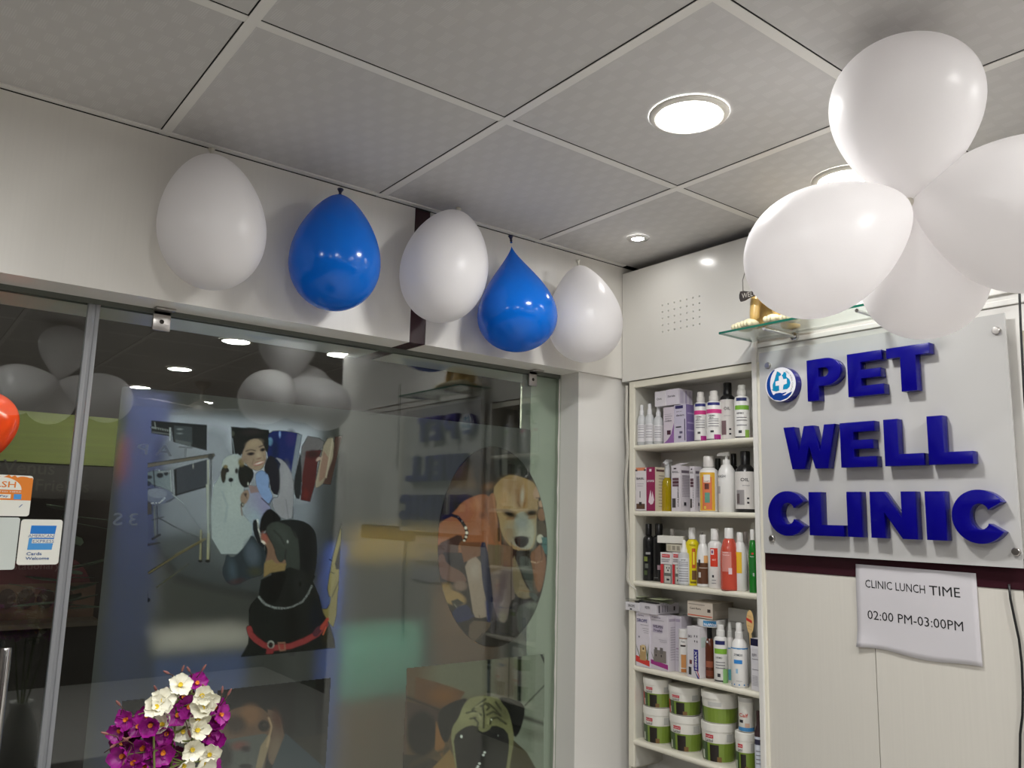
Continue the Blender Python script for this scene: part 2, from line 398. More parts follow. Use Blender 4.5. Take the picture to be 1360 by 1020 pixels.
# ---------------------------------------------------------------- shelf recess (fixed joinery) and the wall cabinet over it
D_ = .135; XS = XB+.006
zt = [CZ+.2425, CZ+.0225, CZ-.2065, CZ-.476, CZ-.7045]; th = .0165
su = thing('shelf_unit', 'tall cream open shelf unit built into the corner, packed with pet products', 'shelf unit', (XS+.07, 1.68, 0))
su_c = CREAM
MB().box(XS+.004, XS+D_, 1.921, 1.943, CZ-.79, CZ+.463).build('side_panel', mat('shelf_white', (214, 212, 202), .4), su)
SW = MATS['shelf_white']
MB().box(XS+.004, XS+D_, YS1-.020, YS1-.004+.004, CZ-.79, CZ+.463).build('side_panel', SW, su)
MB().box(XS+D_, XS+D_+.008, YS1-.02, 1.943, CZ-1.5, CZ+.463).build('back_panel', SW, su)
MB().box(XS+.004, XS+D_, YS1, 1.921, CZ+.447, CZ+.463).build('top_panel', SW, su)
for (y0, y1) in ((1.9185, 1.9435), (YS1-.0205, YS1+.0015)):
    MB().box(XS-.006, XS+.004, y0, y1, CZ-.79, CZ+.463, .003).build('face_strip', CREAM, su)
MB().box(XS-.006, XS+.004, YS1, 1.92, CZ+.440, CZ+.463, .003).build('face_strip', CREAM, su)
for z in zt:
    mb = MB().box(XS+.002, XS+D_, YS1, 1.921, z-th, z); mb.tube([(XS+.001, YS1, z-th/2), (XS+.001, 1.921, z-th/2)], th/2, 12)
    mb.build('shelf', CREAM, su, smooth=SM)
MB().box(XS-.003, XS+D_+.001, 1.935, 1.944, CZ-.80, CZ-.79).build('bottom_trim', CREAM, su)
MB().box(XS-.02, XS+D_, YS1-.02, 1.943, CZ-.86, CZ-.84).build('lower_counter', mat('grey_counter', (120, 118, 118), .4), su)
MB().box(XS, XS+D_, YS1-.02, 1.943, 0, CZ-.86).build('base_cabinet', SW, su)

# perforated cabinet: 7 x 5 real holes
YC0, YC1, ZC0, ZC1, XC = 1.436, 1.972, CZ+.466, CZ+.8565, XB-.004
wc = thing('wall_cabinet', 'glossy white overhead cabinet with a grid of small vent holes', 'cabinet', (XC+.07, (YC0+YC1)/2, ZC0))
hy0 = hit(879.7, 405.6, 0, XC); hy1 = hit(929.2, 430.1, 0, XC); hz1 = hit(879.7, 405.6, 0, XC).z; hz0 = hit(880.3, 440.6, 0, XC).z
cols = [hy0.y+(hy1.y-hy0.y)*k/6 for k in range(7)]; rows_ = [hz0+(hz1-hz0)*k/4 for k in range(5)]
dy = abs(cols[1]-cols[0])/2; dz = (rows_[1]-rows_[0])/2; R = .0028
mb = MB(); bm = mb.bm
ya, yb = cols[-1]-dy, cols[0]+dy; za, zb_ = rows_[0]-dz, rows_[-1]+dz
for (a, b, c, d) in ((YC0, ya, ZC0, ZC1), (yb, YC1, ZC0, ZC1), (ya, yb, ZC0, za), (ya, yb, zb_, ZC1)):
    mb.quad((XC, a, c), (XC, b, c), (XC, b, d), (XC, a, d))
for y in cols:
    for z in rows_:
        O = [(dy, 0), (dy, dz), (0, dz), (-dy, dz), (-dy, 0), (-dy, -dz), (0, -dz), (dy, -dz)]
        oo = [bm.verts.new((XC, y+a, z+b)) for a, b in O]; ii = [bm.verts.new((XC, y+R*math.cos(k*PI/4), z+R*math.sin(k*PI/4))) for k in range(8)]
        dd = [bm.verts.new((XC+.012, y+R*math.cos(k*PI/4), z+R*math.sin(k*PI/4))) for k in range(8)]
        for k in range(8):
            k2 = (k+1) % 8; bm.faces.new((oo[k], oo[k2], ii[k2], ii[k])); bm.faces.new((ii[k], ii[k2], dd[k2], dd[k]))
bmesh.ops.remove_doubles(bm, verts=bm.verts[:], dist=1e-6)
mb.build('perforated_door', GLOSSW, wc)
bk = MB(); e = .001
bk.box(XC+.0125, XC+.016, YC0+e, YC1-e, ZC0+e, ZC1-e); bk.build('hole_backing', DARKV, wc)
fr = MB(); fr.box(XC+.0005, XC+.14, YC0, YC0+.016, ZC0, ZC1).box(XC+.0005, XC+.14, YC1-.016, YC1, ZC0, ZC1).box(XC+.0005, XC+.14, YC0+.016, YC1-.016, ZC0, ZC0+.012).box(XC+.0005, XC+.14, YC0+.016, YC1-.016, ZC1-.012, ZC1)
fr.build('carcass', WHITE, wc)
struct('cabinet_gap_shade_1', MB().box(XC+.10, XC+.135, YC0, YC1, ZC1+.001, H-.001), DARKV)  # black strip painted as the shade in the gap above the cabinet

# ---------------------------------------------------------------- ceiling lamps
LAMP = mat('lamp_diffuser_light', (255, 254, 252), emit=PANEL_E); SPOT = mat('spot_lens_light', (255, 253, 250), emit=SPOT_E)
LAMPRIM = mat('lamp_rim_white', (226, 222, 212), .3)


def downlight(x, y, label, r=.088, group=None, lamp=None):
    t = thing('ceiling_downlight', label, 'downlight', (x, y, H-.008), group)
    MB().lathe([(r*.80, H-.005), (r*.84, H-.009), (r*.97, H-.006), (r, H-.0015), (r*.985, H+.0)], (x, y, 0), seg=48).build('rim', LAMPRIM, t, smooth=True)
    MB().lathe([(0, H-.0065), (r*.80, H-.0062)], (x, y, 0), seg=40).build('diffuser', lamp or LAMP, t, smooth=True)
    return t


a = hit(915, 152, 2, H)
downlight(1.323, 1.098, 'round white LED downlight shining alone in the middle of the ceiling')
downlight(1.90, 1.055, 'round LED downlight mostly hidden behind the white balloon cluster', lamp=mat('weak_lamp_diffuser_light', (255, 254, 252), emit=PANEL_E*.2))
for (x, y, w_) in ((1.42, -.11, 'brightest and nearest reflection, above the woman picture'), (1.45, -1.26, 'second reflection from the right in the left row'), (1.47, -2.35, 'reflected just above the top left film corner'), (2.0, -.05, 'reflected right of the blue balloon'), (2.1, -2.86, 'smallest and lowest reflection, over the film'),
                 (.25, .30, 'unseen, added overhead beside the viewpoint to brighten the header'), (-.55, .95, 'added in the unseen left corner to brighten the header'), (.2, -.9, 'first behind the viewpoint, left row'), (-.7, -.3, 'near the left wall'), (-.7, -2.0, 'rear left of the room')):  # overhead and left-corner lamps are added, unseen, to brighten the header's left
    downlight(x, y, 'round LED downlight, '+w_, group='downlights behind the viewpoint')
sx, sy = 1.83, 1.733
t = thing('ceiling_spotlight', 'tiny recessed chrome spotlight in the ceiling in front of the overhead cabinet', 'spotlight', (sx, sy, H-.008))
MB().lathe([(.019, H-.002), (.022, H-.006), (.033, H-.005), (.037, H-.001)], (sx, sy, 0), seg=32).build('rim', CHROME, t, smooth=True)
MB().lathe([(0, H-.004), (.020, H-.003)], (sx, sy, 0), seg=24).build('lens', SPOT, t, smooth=True)

# ceiling fan behind the viewpoint (reflected in the glass)
fx_, fy_ = 1.75, -1.75
t = thing('ceiling_fan', 'three-bladed ceiling fan behind the viewpoint, faintly reflected in the glass', 'fan', (fx_, fy_, H))
FANM = mat('fan_brown_beige', (178, 168, 156), .35)
MB().lathe([(0, H), (.055, H), (.05, H-.03), (.012, H-.06), (.012, H-.14), (.05, H-.15), (.09, H-.18), (.095, H-.21), (.06, H-.24), (0, H-.245)], (fx_, fy_, 0), seg=28).build('motor', FANM, t, smooth=SM)
for k in range(3):
    a_ = 2*PI*k/3+.5; u = Vector((math.cos(a_), math.sin(a_), 0)); v = Vector((-u.y, u.x, 0)); c = Vector((fx_, fy_, H-.2))
    MB().prism([c+u*.09-v*.02, c+u*.2-v*.05, c+u*.52-v*.065, c+u*.54, c+u*.52+v*.065+Vector((0, 0, .012)), c+u*.2+v*.05, c+u*.09+v*.02], (0, 0, .006)).build('blade', FANM, t)

# ---------------------------------------------------------------- glass front
GLASS = mat_glass('shopfront_glass', (.90, .935, .91), 1.7)
XSEAL = .350
t = thing('fixed_glass_pane', 'large fixed sheet of shopfront glass carrying the frosted picture film', 'glass pane', (1.08, YG, .02), kind='structure'); t.name = 'window_1'
del t['category']; del t['label']
MB().box(XSEAL+.010, 1.809, YG-.004, YG+.004, .01, ZB-.002).build('glass', GLASS, t)
t.name = 'window_1'
dr = bpy.data.objects.new('door_1', None); C.objects.link(dr); dr.location = (-.2, YG, .02); dr['org'] = (-.2, YG, .02); dr['kind'] = 'structure'
MB().box(-.62, XSEAL-.004, YG-.004, YG+.004, .01, ZB-.004).build('glass', GLASS, dr)
MB().box(-1.64, -.63, YG-.004, YG+.004, .01, ZB-.002).build('side_glass', GLASS, dr)
SEALM = mat('clear_pvc_seal', (178, 180, 184), .3, trans=.35, alpha=.86)
mb = MB(); mb.box(XSEAL-.013, XSEAL-.0035, YG-.0085, YG+.0085, .01, ZB-.004, .002).box(XSEAL+.0035, XSEAL+.013, YG-.0085, YG+.0085, .01, ZB-.004, .002)
mb.build('seal_strip', SEALM, dr, smooth=SM)
MB().box(XSEAL-.0034, XSEAL+.0034, YG-.005, YG+.005, .01, ZB-.004).build('seal_web', SEALM, dr)
# pull handle at the left edge of the picture
hx = hit(5, 880, 1, YG-.06); HT = CZ-.300
mb = MB(); mb.tube([(hx.x, YG-.06, .55), (hx.x, YG-.06, HT-.004), (hx.x, YG-.06, HT)], [.0125, .0125, .011], 20)
mb.tube([(hx.x, YG-.06, .75), (hx.x, YG+.004, .75)], .008, 12).tube([(hx.x, YG-.06, HT-.08), (hx.x, YG+.004, HT-.08)], .008, 12)
mb.build('door_handle', CHROME, dr, smooth=SM)

# steel glass clips under the header
for (px, py, w, lb) in ((219, 411, .042, 'square steel clip holding the glass below the large left white balloon'), (713, 490, .034, 'square steel clip holding the glass at the right end, near the pier')):
    p = hit(px, py, 1, YG-.03); x = p.x
    t = thing('glass_clip', lb, 'clip', (x, YG-.02, ZB-.05))
    MB().box(x-w/2, x+w/2, YG-.012, YG-.0045, ZB-.052, ZB-.002, .002).build('front_plate', STEEL, t, smooth=SM)
    MB().box(x-w/2-.002, x+w/2+.002, YG-.045, YG-.006, ZB-.006, ZB-.001, .001).build('top_plate', STEEL, t)
    MB().lathe([(0, .0015), (.0045, .001), (.0055, 0)], (x, YG-.012, ZB-.03), axis=(0, -1, 0), seg=16).build('screw', mat('dark_screw', (70, 66, 62), .4, metal=1), t, smooth=True)

# ---------------------------------------------------------------- door stickers
def on_door(px, py, e=0): return hit(px, py, 1, YG-.005-e)
def sticker(name, label, corners, color, lift=0.0, rnd=.006):
    P = [on_door(*c) for c in corners]; x0 = (P[0].x+P[3].x)/2; x1 = (P[1].x+P[2].x)/2; z1 = (P[0].z+P[1].z)/2; z0 = (P[2].z+P[3].z)/2
    t = thing(name, label, 'sticker', ((x0+x1)/2, YG-.005, z0))
    def rr(x0, x1, z0, z1, r, y):
        o = []
        for (cx, cz, a0) in ((x1-r, z1-r, 0), (x0+r, z1-r, 90), (x0+r, z0+r, 180), (x1-r, z0+r, 270)):
            for k in range(5): a_ = math.radians(a0+k*22.5); o.append((cx+r*math.cos(a_), y, cz+r*math.sin(a_)))
        return o
    MB().prism(rr(x0, x1, z0, z1, rnd, YG-.0042), (0, -.0008, 0)).build('backing', color, t)
    return t, x0, x1, z0, z1, rr
SW_ = mat('sticker_white', (232, 232, 222), .5); BLUEA = mat('card_blue', (20, 120, 205), .5); BLUEB = mat('card_blue_light', (70, 150, 215), .5); INKB = mat('ink_blue', (50, 90, 150), .6)
t, x0, x1, z0, z1, rr = sticker('card_sticker', 'white rounded sticker with a blue square reading AMERICAN EXPRESS Cards Welcome', [(28, 690), (84, 690), (77, 750), (22, 750)], SW_)
W_, H_ = x1-x0, z1-z0; yy = YG-.0051
def F(u, v, e=0): return Vector((x0+u*W_, yy-e, z0+v*H_))
MB().prism([F(.22, .33), F(.80, .33), F(.86, .865), F(.25, .865)], (0, -.0002, 0)).build('blue_square', BLUEA, t)
MB().prism([F(.215, .33, .0003), F(.795, .33, .0003), F(.81, .48, .0003), F(.23, .60, .0003)], (0, -.0001, 0)).build('blue_fade', BLUEB, t)
mb = MB(); mb.quad(F(.19, .595, .0006), F(.82, .595, .0006), F(.83, .68, .0006), F(.20, .68, .0006)).quad(F(.30, .475, .0006), F(.83, .475, .0006), F(.84, .565, .0006), F(.31, .565, .0006)).build('white_band', SW_, t)
mb = MB(); fnT = lambda u0, v0: (lambda u, v: F(u0, v0, .0009)+Vector((u, 0, v)))
put_text(mb, 'AMERICAN', fnT(.20, .605), w=.61*W_, h=.065*H_, weight=.0); put_text(mb, 'EXPRESS', fnT(.325, .485), w=.51*W_, h=.065*H_)
put_text(mb, 'Cards', fnT(.21, .21), w=.36*W_, h=.07*H_, weight=.01); put_text(mb, 'Welcome', fnT(.20, .11), w=.56*W_, h=.065*H_, weight=.01)
mb.build('lettering', INKB, t)
t, x0, x1, z0, z1, rr = sticker('blank_card', 'plain white blank card stuck on the door left of the blue card sticker', [(-30, 687), (27, 687), (19, 757), (-36, 757)], mat('card_greyish', (205, 212, 206), .5), rnd=.005)
t, x0, x1, z0, z1, rr = sticker('cash_sticker', 'torn orange and white sticker with the letters SH at the left edge of the door', [(-60, 628), (45, 632), (38, 686), (-66, 684)], SW_)
W_, H_ = x1-x0, z1-z0
ORG = mat('sticker_orange', (226, 128, 30), .55)
top = [(1, .39)]+[(1-.0*k, .39+.61*k/6) for k in range(1, 6)]+[(1-k*.04+random.uniform(-.012, .0), .97+random.uniform(-.03, .04)) for k in range(0, 26)]+[(0, .39)]
MB().prism([F(a, b) for a, b in top], (0, -.0002, 0)).build('orange_field', ORG, t)
arc = [(.57+.29*math.cos(k*PI/24), .64+.31*math.sin(k*PI/24)) for k in range(0, 25)]
MB().prism([F(a, b, .0003) for a, b in arc], (0, -.0002, 0)).build('white_arch', SW_, t)
mb = MB(); put_text(mb, 'CASH', fnT(.36, .695), w=.42*W_, h=.15*H_, weight=.01); mb.build('lettering', ORG, t)
mb = MB(); mb.quad(F(.35, .43, .0003), F(.73, .43, .0003), F(.73, .53, .0003), F(.35, .53, .0003)); put_text(mb, 'ACCEPTED HERE', fnT(.36, .575), w=.5*W_, h=.035*H_); mb.build('white_band', SW_, t)
mb = MB(); mb.quad(F(.77, .41, .0003), F(.87, .41, .0003), F(.87, .54, .0003), F(.77, .54, .0003)); mb.build('blue_logo', BLUEB, t)
mb = MB(); put_text(mb, 'RuPay', fnT(.50, .45), w=.2*W_, h=.06*H_, weight=.01); put_text(mb, '~', fnT(.42, .24), w=.08*W_, h=.04*H_); put_text(mb, '/', fnT(.85, .22), w=.05*W_, h=.07*H_); mb.build('lettering', INKB, t)

# ---------------------------------------------------------------- corridor outside
DK = mat('corridor_dark', (60, 52, 46), .7); 
struct('wall_corridor', MB().box(-1.75, 3.2, 4.5, 4.6, 0, 2.9), mat('corridor_brown_wall', (48, 40, 36), .8, grain=((1.5, 1.5, 1.5), 3, .3)))
struct('ceiling_corridor', MB().box(-1.75, 3.2, 2.3, 4.6, 2.78, 2.84), mat('corridor_ceiling', (52, 50, 48), .8))
struct('wall_corridor_left', MB().box(-1.80, -1.75, 2.3, 4.6, 0, 2.8), DK)
struct('wall_corridor_right', MB().box(3.2, 3.25, 2.3, 4.6, 0, 2.8), DK)
def pr(px, py, y): return hit(px, py, 1, y)
yq = 3.9
t = thing('shop_fascia', 'lime green fascia board with a black name board on the shop across the corridor', 'shop sign', (.3, yq, 1.5))
a = pr(-60, 560, yq); b = pr(190, 615, yq)
MB().box(a.x, b.x, yq, yq+.06, pr(60, 615, yq).z, pr(60, 548, yq).z).build('green_board', mat('lime_board', (104, 116, 14), .5, grain=((2, 2, 60), 2, .2)), t)
MB().box(a.x, b.x, yq, yq+.05, pr(60, 662, yq).z, pr(60, 617, yq).z).build('black_board', mat('board_black', (34, 28, 26), .6), t)
mb = MB(); put_text(mb, 'Venus', lambda u, v: Vector((pr(2, 630, yq).x+u, yq-.002, pr(2, 628, yq).z+v)), h=.055, weight=.01); put_text(mb, 'Friends', lambda u, v: Vector((pr(48, 640, yq).x+u, yq-.002, pr(48, 652, yq).z+v)), h=.05, weight=.01)
mb.build('lettering', mat('faded_letters', (56, 50, 46), .6), t)
t = thing('stationery_stall', 'dark red arched stall front reading Stationary behind the door stickers', 'stall', (.2, yq, .5))
a = pr(-40, 760, yq); b = pr(125, 800, yq); zt_ = pr(50, 742, yq).z; zb0 = pr(50, 822, yq).z
n = 12; arc = [(a.x, zb0)]+[(b.x, zb0)]+[(b.x-.12*(1-math.cos(k*PI/2/n)), zb0+(zt_-zb0)*math.sin(k*PI/2/n)) for k in range(n+1)]+[(a.x, zt_)]
MB().prism([(x, yq, z) for x, z in arc], (0, .05, 0)).build('arched_board', mat('stall_red', (108, 44, 54), .6), t)
MB().box(a.x, b.x, yq-.004, yq-.001, zb0, pr(50, 775, yq).z).build('tan_board', mat('stall_tan', (120, 92, 76), .6), t)
for k in range(4):
    c = pr(8+k*26, 795, yq); MB().lathe([(.0, 0), (.032, .004), (.032, .012), (0, .014)], (c.x, yq-.004, c.z), axis=(0, -1, 0), seg=18, ex=(1, 1.25)).build('round_motif', mat('stall_motif', (72, 52, 48), .6), t)
mb = MB(); put_text(mb, 'Stationary', lambda u, v: Vector((pr(16, 756, yq).x+u, yq-.003, pr(16, 760, yq).z+v)), h=.04, weight=.01); mb.build('lettering', mat('stall_letters', (140, 96, 98), .6), t)
MB().box(a.x, b.x, yq-.15, yq+.05, zb0-.02, zb0).build('stall_shelf', mat('stall_shelf', (118, 106, 92), .5), t)
MB().box(a.x, b.x+.04, yq-.12, yq+.05, 0, zb0-.02).build('stall_base', mat('stall_base', (30, 27, 24), .7), t)
# foliage plant on the stall
px0 = pr(92, 700, yq-.45); t = thing('potted_plant', 'dark leafy plant outside between the door seal and the picture film', 'plant', (px0.x, yq-.45, .0))
MB().lathe([(.0, 0), (.10, 0), (.13, .24), (.12, .24), (.0, .22)], (px0.x, yq-.45, 0), seg=20).build('pot', mat('plant_pot', (70, 52, 44), .6), t, smooth=SM)
lf = MB(); LFM = mat('plant_leaf', (70, 84, 70), .5)
MB().tube([(px0.x, yq-.45, .22), (px0.x+.01, yq-.45, .8), (px0.x, yq-.45, px0.z)], .008).build('stem', LFM, t)
for k in range(26):
    a_ = k*2.4; zz0 = px0.z-.30+.36*random.random(); L_ = .16+.08*random.random(); u = Vector((math.cos(a_), math.sin(a_)*.7, .25-.5*random.random())); v = u.cross(Vector((0, 0, 1))).normalized(); c = Vector((px0.x, yq-.45, zz0))
    MB().prism([c, c+u*L_*.4+v*.03, c+u*L_*.75+v*.022, c+u*L_, c+u*L_*.75-v*.022, c+u*L_*.4-v*.03], (0, 0, .002)).build('leaf', LFM, t)
# blurred things just beyond the frosted film
yb_ = 2.80
def bx_from(px0, px1, pyt, pyb, y, d): a = pr(px0, (pyt+pyb)/2, y); b = pr(px1, (pyt+pyb)/2, y); m_ = (px0+px1)/2; return a.x, b.x, y, y+d, pr(m_, pyb, y).z, pr(m_, pyt, y).z
q = bx_from(134, 192, 640, 1000, yb_, .03)
t = thing('roll_up_banner', 'deep blue banner stand outside, showing past the left edge of the film', 'banner', ((q[0]+q[1])/2, yb_, 0))
MB().box(q[0], q[1], yb_, yb_+.004, .12, q[5]+.28).build('banner_sheet', mat('banner_blue', (26, 44, 112), .5), t)
MB().box(q[0]-.01, q[1]+.01, yb_-.03, yb_+.05, 0, .12, .01).build('banner_base', mat('banner_base', (120, 120, 124), .4), t)
MB().box(q[0]-.002, q[0]+.006, yb_-.006, yb_-.001, hit(150, 640, 1, yb_).z, hit(150, 584, 1, yb_).z).build('red_edge', mat('banner_red', (200, 50, 44), .5), t)
q = bx_from(196, 322, 838, 858, yb_, .2)
t = thing('corridor_counter', 'white-topped counter with a blue front standing outside behind the film', 'counter', ((q[0]+q[1])/2, yb_+.17, 0))
MB().box(q[0], q[1], yb_, yb_+.2, q[4], q[5]).build('counter_top', mat('counter_white', (235, 232, 224), .4), t)
MB().box(q[0]+.01, q[1]-.01, yb_+.012, yb_+.19, 0, q[4]).build('counter_body', mat('counter_blue', (70, 100, 180), .4), t)
q = bx_from(410, 436, 722, 1020, yb_, .03)
t = thing('blue_post', 'slim blue post standing outside behind the film, right of the black dog picture', 'post', ((q[0]+q[1])/2, yb_, 0))
MB().box(q[0], q[1], yb_, yb_+.03, .02, q[5], .003).build('post_shaft', mat('post_blue', (70, 108, 225), .5), t)
MB().box(q[0]-.05, q[1]-.002, yb_-.05, yb_+.08, 0, .02, .004).build('post_foot', MATS['banner_base'], t)
q = bx_from(440, 546, 832, 922, yb_, .12)
ct = thing('carton_stack', 'tall brown cardboard stack outside behind the film', 'carton', ((q[0]+q[1])/2, yb_+.06, 0))
CARD = mat('brown_cardboard', (150, 110, 66), .7)
nb = 3
for k in range(nb): MB().box(q[0]+.002, q[1]+.10, yb_, yb_+.3, q[4]*k/nb, q[4]*(k+1)/nb-.003, .004).build('box', CARD, ct)
t = thing('teal_bin', 'teal plastic bin outside, a blurred blob through the frosted film', 'bin', ((q[0]+q[1])/2, yb_+.06, q[4]))
MB().box(q[0], q[1], yb_, yb_+.12, q[4], q[5]-.012, .02, 3).build('body', mat('teal_plastic', (140, 240, 214), .4), t, smooth=SM)
MB().box(q[0]-.001, q[1]+.006, yb_-.006, yb_+.126, q[5]-.012, q[5], .005).build('lid', MATS['teal_plastic'], t)
q = bx_from(560, 640, 770, 1010, yb_+.1, .05)
t = thing('wooden_board', 'orange-brown wooden board leaning outside behind the lower right film', 'board', ((q[0]+q[1])/2, yb_+.1, 0))
MB().box(q[0], q[1], yb_+.1, yb_+.13, 0, q[5]).build('board_sheet', mat('orange_wood', (176, 118, 70), .6, grain=((4, 4, 1), 3, .2)), t)
q = bx_from(196, 404, 560, 706, yb_+.25, .02)
t = thing('pale_poster', 'pale blue-grey poster board outside, glowing softly through the upper left film', 'poster', ((q[0]+q[1])/2, yb_+.25, 0))
MB().box(q[0], q[1], yb_+.25, yb_+.27, q[4], q[5]).build('poster_sheet', mat('poster_blue_grey', (176, 190, 214), .6), t)
for x_ in (q[0]+.04, q[1]-.04): MB().box(x_-.01, x_+.01, yb_+.272, yb_+.29, 0, q[4]+.2).build('stand_leg', MATS['banner_base'], t)
q = bx_from(446, 610, 700, 742, yb_+.4, .02)
t = thing('yellow_board', 'narrow yellow board outside, a soft yellow band through the middle of the film', 'board', ((q[0]+q[1])/2, yb_+.4, 0))
MB().box(q[0], q[1], yb_+.4, yb_+.42, q[4], q[5]).build('board_sheet', mat('board_yellow', (206, 168, 70), .6), t)
for x_ in (q[0]+.04, q[1]-.04): MB().box(x_-.01, x_+.01, yb_+.422, yb_+.44, 0, q[4]+.03).build('stand_leg', MATS['banner_base'], t)
# unseen tube added on the header's outer face to light things behind the film
t = thing('added_tube_light', 'unseen white tube added on the corridor side of the header to light things behind the film', 'tube light', (1.0, 2.33, 2.06))
MB().box(.3, 1.7, 2.301, 2.345, 2.075, 2.10).build('fill_batten', LAMPRIM, t)
MB().tube([(.32, 2.325, 2.058), (1.68, 2.325, 2.058)], .013, 12).build('tube', mat('fill_tube_light', (255, 250, 240), emit=FILL_TUBE_E), t, smooth=SM)
# unseen lamps added to light the corridor
for (x, y, w_) in ((.9, 3.0, 'middle'), (2.2, 3.2, 'right-hand'), (.0, 3.4, 'left-hand')):
    l = bpy.data.lights.new('corridor_fill_light', 'AREA'); l.shape = 'DISK'; l.size = .3; l.energy = OUT_W; l.color = (1, .93, .84); o = bpy.data.objects.new('corridor_fill_light', l); C.objects.link(o)
    t = thing('added_corridor_lamp', '%s unseen round ceiling lamp added to light the dark corridor outside' % w_, 'downlight', (x, y, 2.76), group='lamps added to light the corridor')
    MB().lathe([(0, 0), (.15, .002), (.16, .02), (0, .02)], (x, y, 2.758), seg=28).build('lamp_body', LAMPRIM, t, smooth=True)
    o.parent = t; o.location = (0, 0, -.006)
# ---------------------------------------------------------------- sign on the right wall
XF = 1.962; XBD = 1.990     # front face of the letters, front face of the board
def onx(px, py, x): return hit(px, py, 0, x)
bz0, bz1 = CZ-.0885, CZ+.462; by0, by1 = .727, 1.416
sg = thing('clinic_sign', 'white acrylic sign board with thick blue letters reading PET WELL CLINIC and a round logo', 'sign', (XBD+.01, (by0+by1)/2, bz0))
ACR = mat('white_acrylic', (190, 189, 187), .12, spec=.5); BLUE = mat('letter_blue', (8, 4, 118), .22, spec=.35)
tl = onx(1006.5, 470, XBD); tr = onx(1345, 413, XBD); br = onx(1358, 757, XBD); bl = onx(1014.6, 732.3, XBD)
bd = MB(); bd.prism([(XBD, bl.y, (bl.z+br.z)/2), (XBD, br.y-.002, (bl.z+br.z)/2), (XBD, br.y-.002, (tl.z+tr.z)/2), (XBD, bl.y, (tl.z+tr.z)/2)], (.005, 0, 0))
bd.build('board', ACR, sg)
for (px, py) in ((1018.6, 485.3), (1322.3, 439), (1024.4, 715), (1348.8, 733)):
    c = onx(px, py, XBD-.006)
    s_ = MB().lathe([(0, .0065), (.0075, .0062), (.0088, .005), (.0092, 0), (.0092, -.001)], (XBD-.001, c.y, c.z), axis=(-1, 0, 0), seg=24).build('standoff_cap', STEEL, sg, smooth=SM)
    MB().lathe([(.005, 0), (.005, .019)], (XBD+.005, c.y, c.z), axis=(1, 0, 0), seg=12).build('standoff_stem', STEEL, s_)


def glyph(outlines, w0, name, yl, yr, z0, z1, x, depth, material, parent, bev=.0007):
    """outlines in 0..1 coordinates, filled with holes, set between yl and yr, z0 and z1"""
    cu = bpy.data.curves.new('g', 'CURVE'); cu.dimensions = '2D'; cu.fill_mode = 'BOTH'; W = abs(yl-yr); Hh = z1-z0
    cu.extrude = depth/2-bev; cu.bevel_depth = bev; cu.bevel_resolution = 1; cu.offset = -bev
    for P in outlines:
        sp = cu.splines.new('POLY'); sp.points.add(len(P)-1); sp.use_cyclic_u = True
        for i, (a, b) in enumerate(P): sp.points[i].co = (a*W, b*Hh, 0, 1)
    o = bpy.data.objects.new('g', cu); C.objects.link(o); bpy.context.view_layer.update()
    me = bpy.data.meshes.new_from_object(o.evaluated_get(bpy.context.evaluated_depsgraph_get())); bpy.data.objects.remove(o); bpy.data.curves.remove(cu)
    mb = MB(); mb.bm.from_mesh(me); bpy.data.meshes.remove(me)
    for v in mb.bm.verts: u, vv, w = v.co; v.co = Vector((x+depth/2-w, yl-u, z0+vv))
    bmesh.ops.remove_doubles(mb.bm, verts=mb.bm.verts[:], dist=1e-6)
    return mb.build(name, material, parent, smooth=math.radians(30))


def rect(x0, y0, x1, y1): return [(x0, y0), (x1, y0), (x1, y1), (x0, y1)]
def arc(cx, cy, rx, ry, a0, a1, n=14): return [(cx+rx*math.cos(math.radians(a0+(a1-a0)*k/n)), cy+ry*math.sin(math.radians(a0+(a1-a0)*k/n))) for k in range(n+1)]
G = {
 'P': [[(0, 0), (.34, 0), (.34, .34), (.55, .34)]+arc(.58, .67, .42, .33, -90, 90)+[(0, 1)], [(.34, .56), (.34, .78), (.50, .78)]+arc(.52, .67, .12, .11, 80, -80, 8)+[(.50, .56)]],
 'E': [[(0, 0), (.97, 0), (.97, .23), (.37, .23), (.37, .40), (.90, .40), (.90, .60), (.37, .60), (.37, .78), (.95, .78), (.95, 1), (0, 1)]],
 'T': [[(.32, 0), (.68, 0), (.68, .77), (1, .77), (1, 1), (0, 1), (0, .77), (.32, .77)]],
 'W': [[(.16, 0), (.40, 0), (.50, .52), (.61, 0), (.85, 0), (1, 1), (.80, 1), (.71, .40), (.60, 1), (.41, 1), (.30, .40), (.21, 1), (0, 1)]],
 'L': [[(0, 0), (1, 0), (1, .25), (.37, .25), (.37, 1), (0, 1)]],
 'I': [[(0, 0), (1, 0), (1, 1), (0, 1)]],
 'N': [[(0, 0), (.31, 0), (.31, .55), (.69, 0), (1, 0), (1, 1), (.69, 1), (.69, .45), (.31, 1), (0, 1)]],
 'C': [arc(.5, .5, .5, .5, 28, 332, 34)+[(.70, .36)]+arc(.52, .5, .19, .25, 320, 40, 18)+[(.70, .64)]],
}
G['C'] = [arc(.5, .5, .5, .5, 33, 327, 34)+[(.665, .375)]+arc(.52, .5, .185, .24, -42, -318, 20)+[(.665, .625)]]
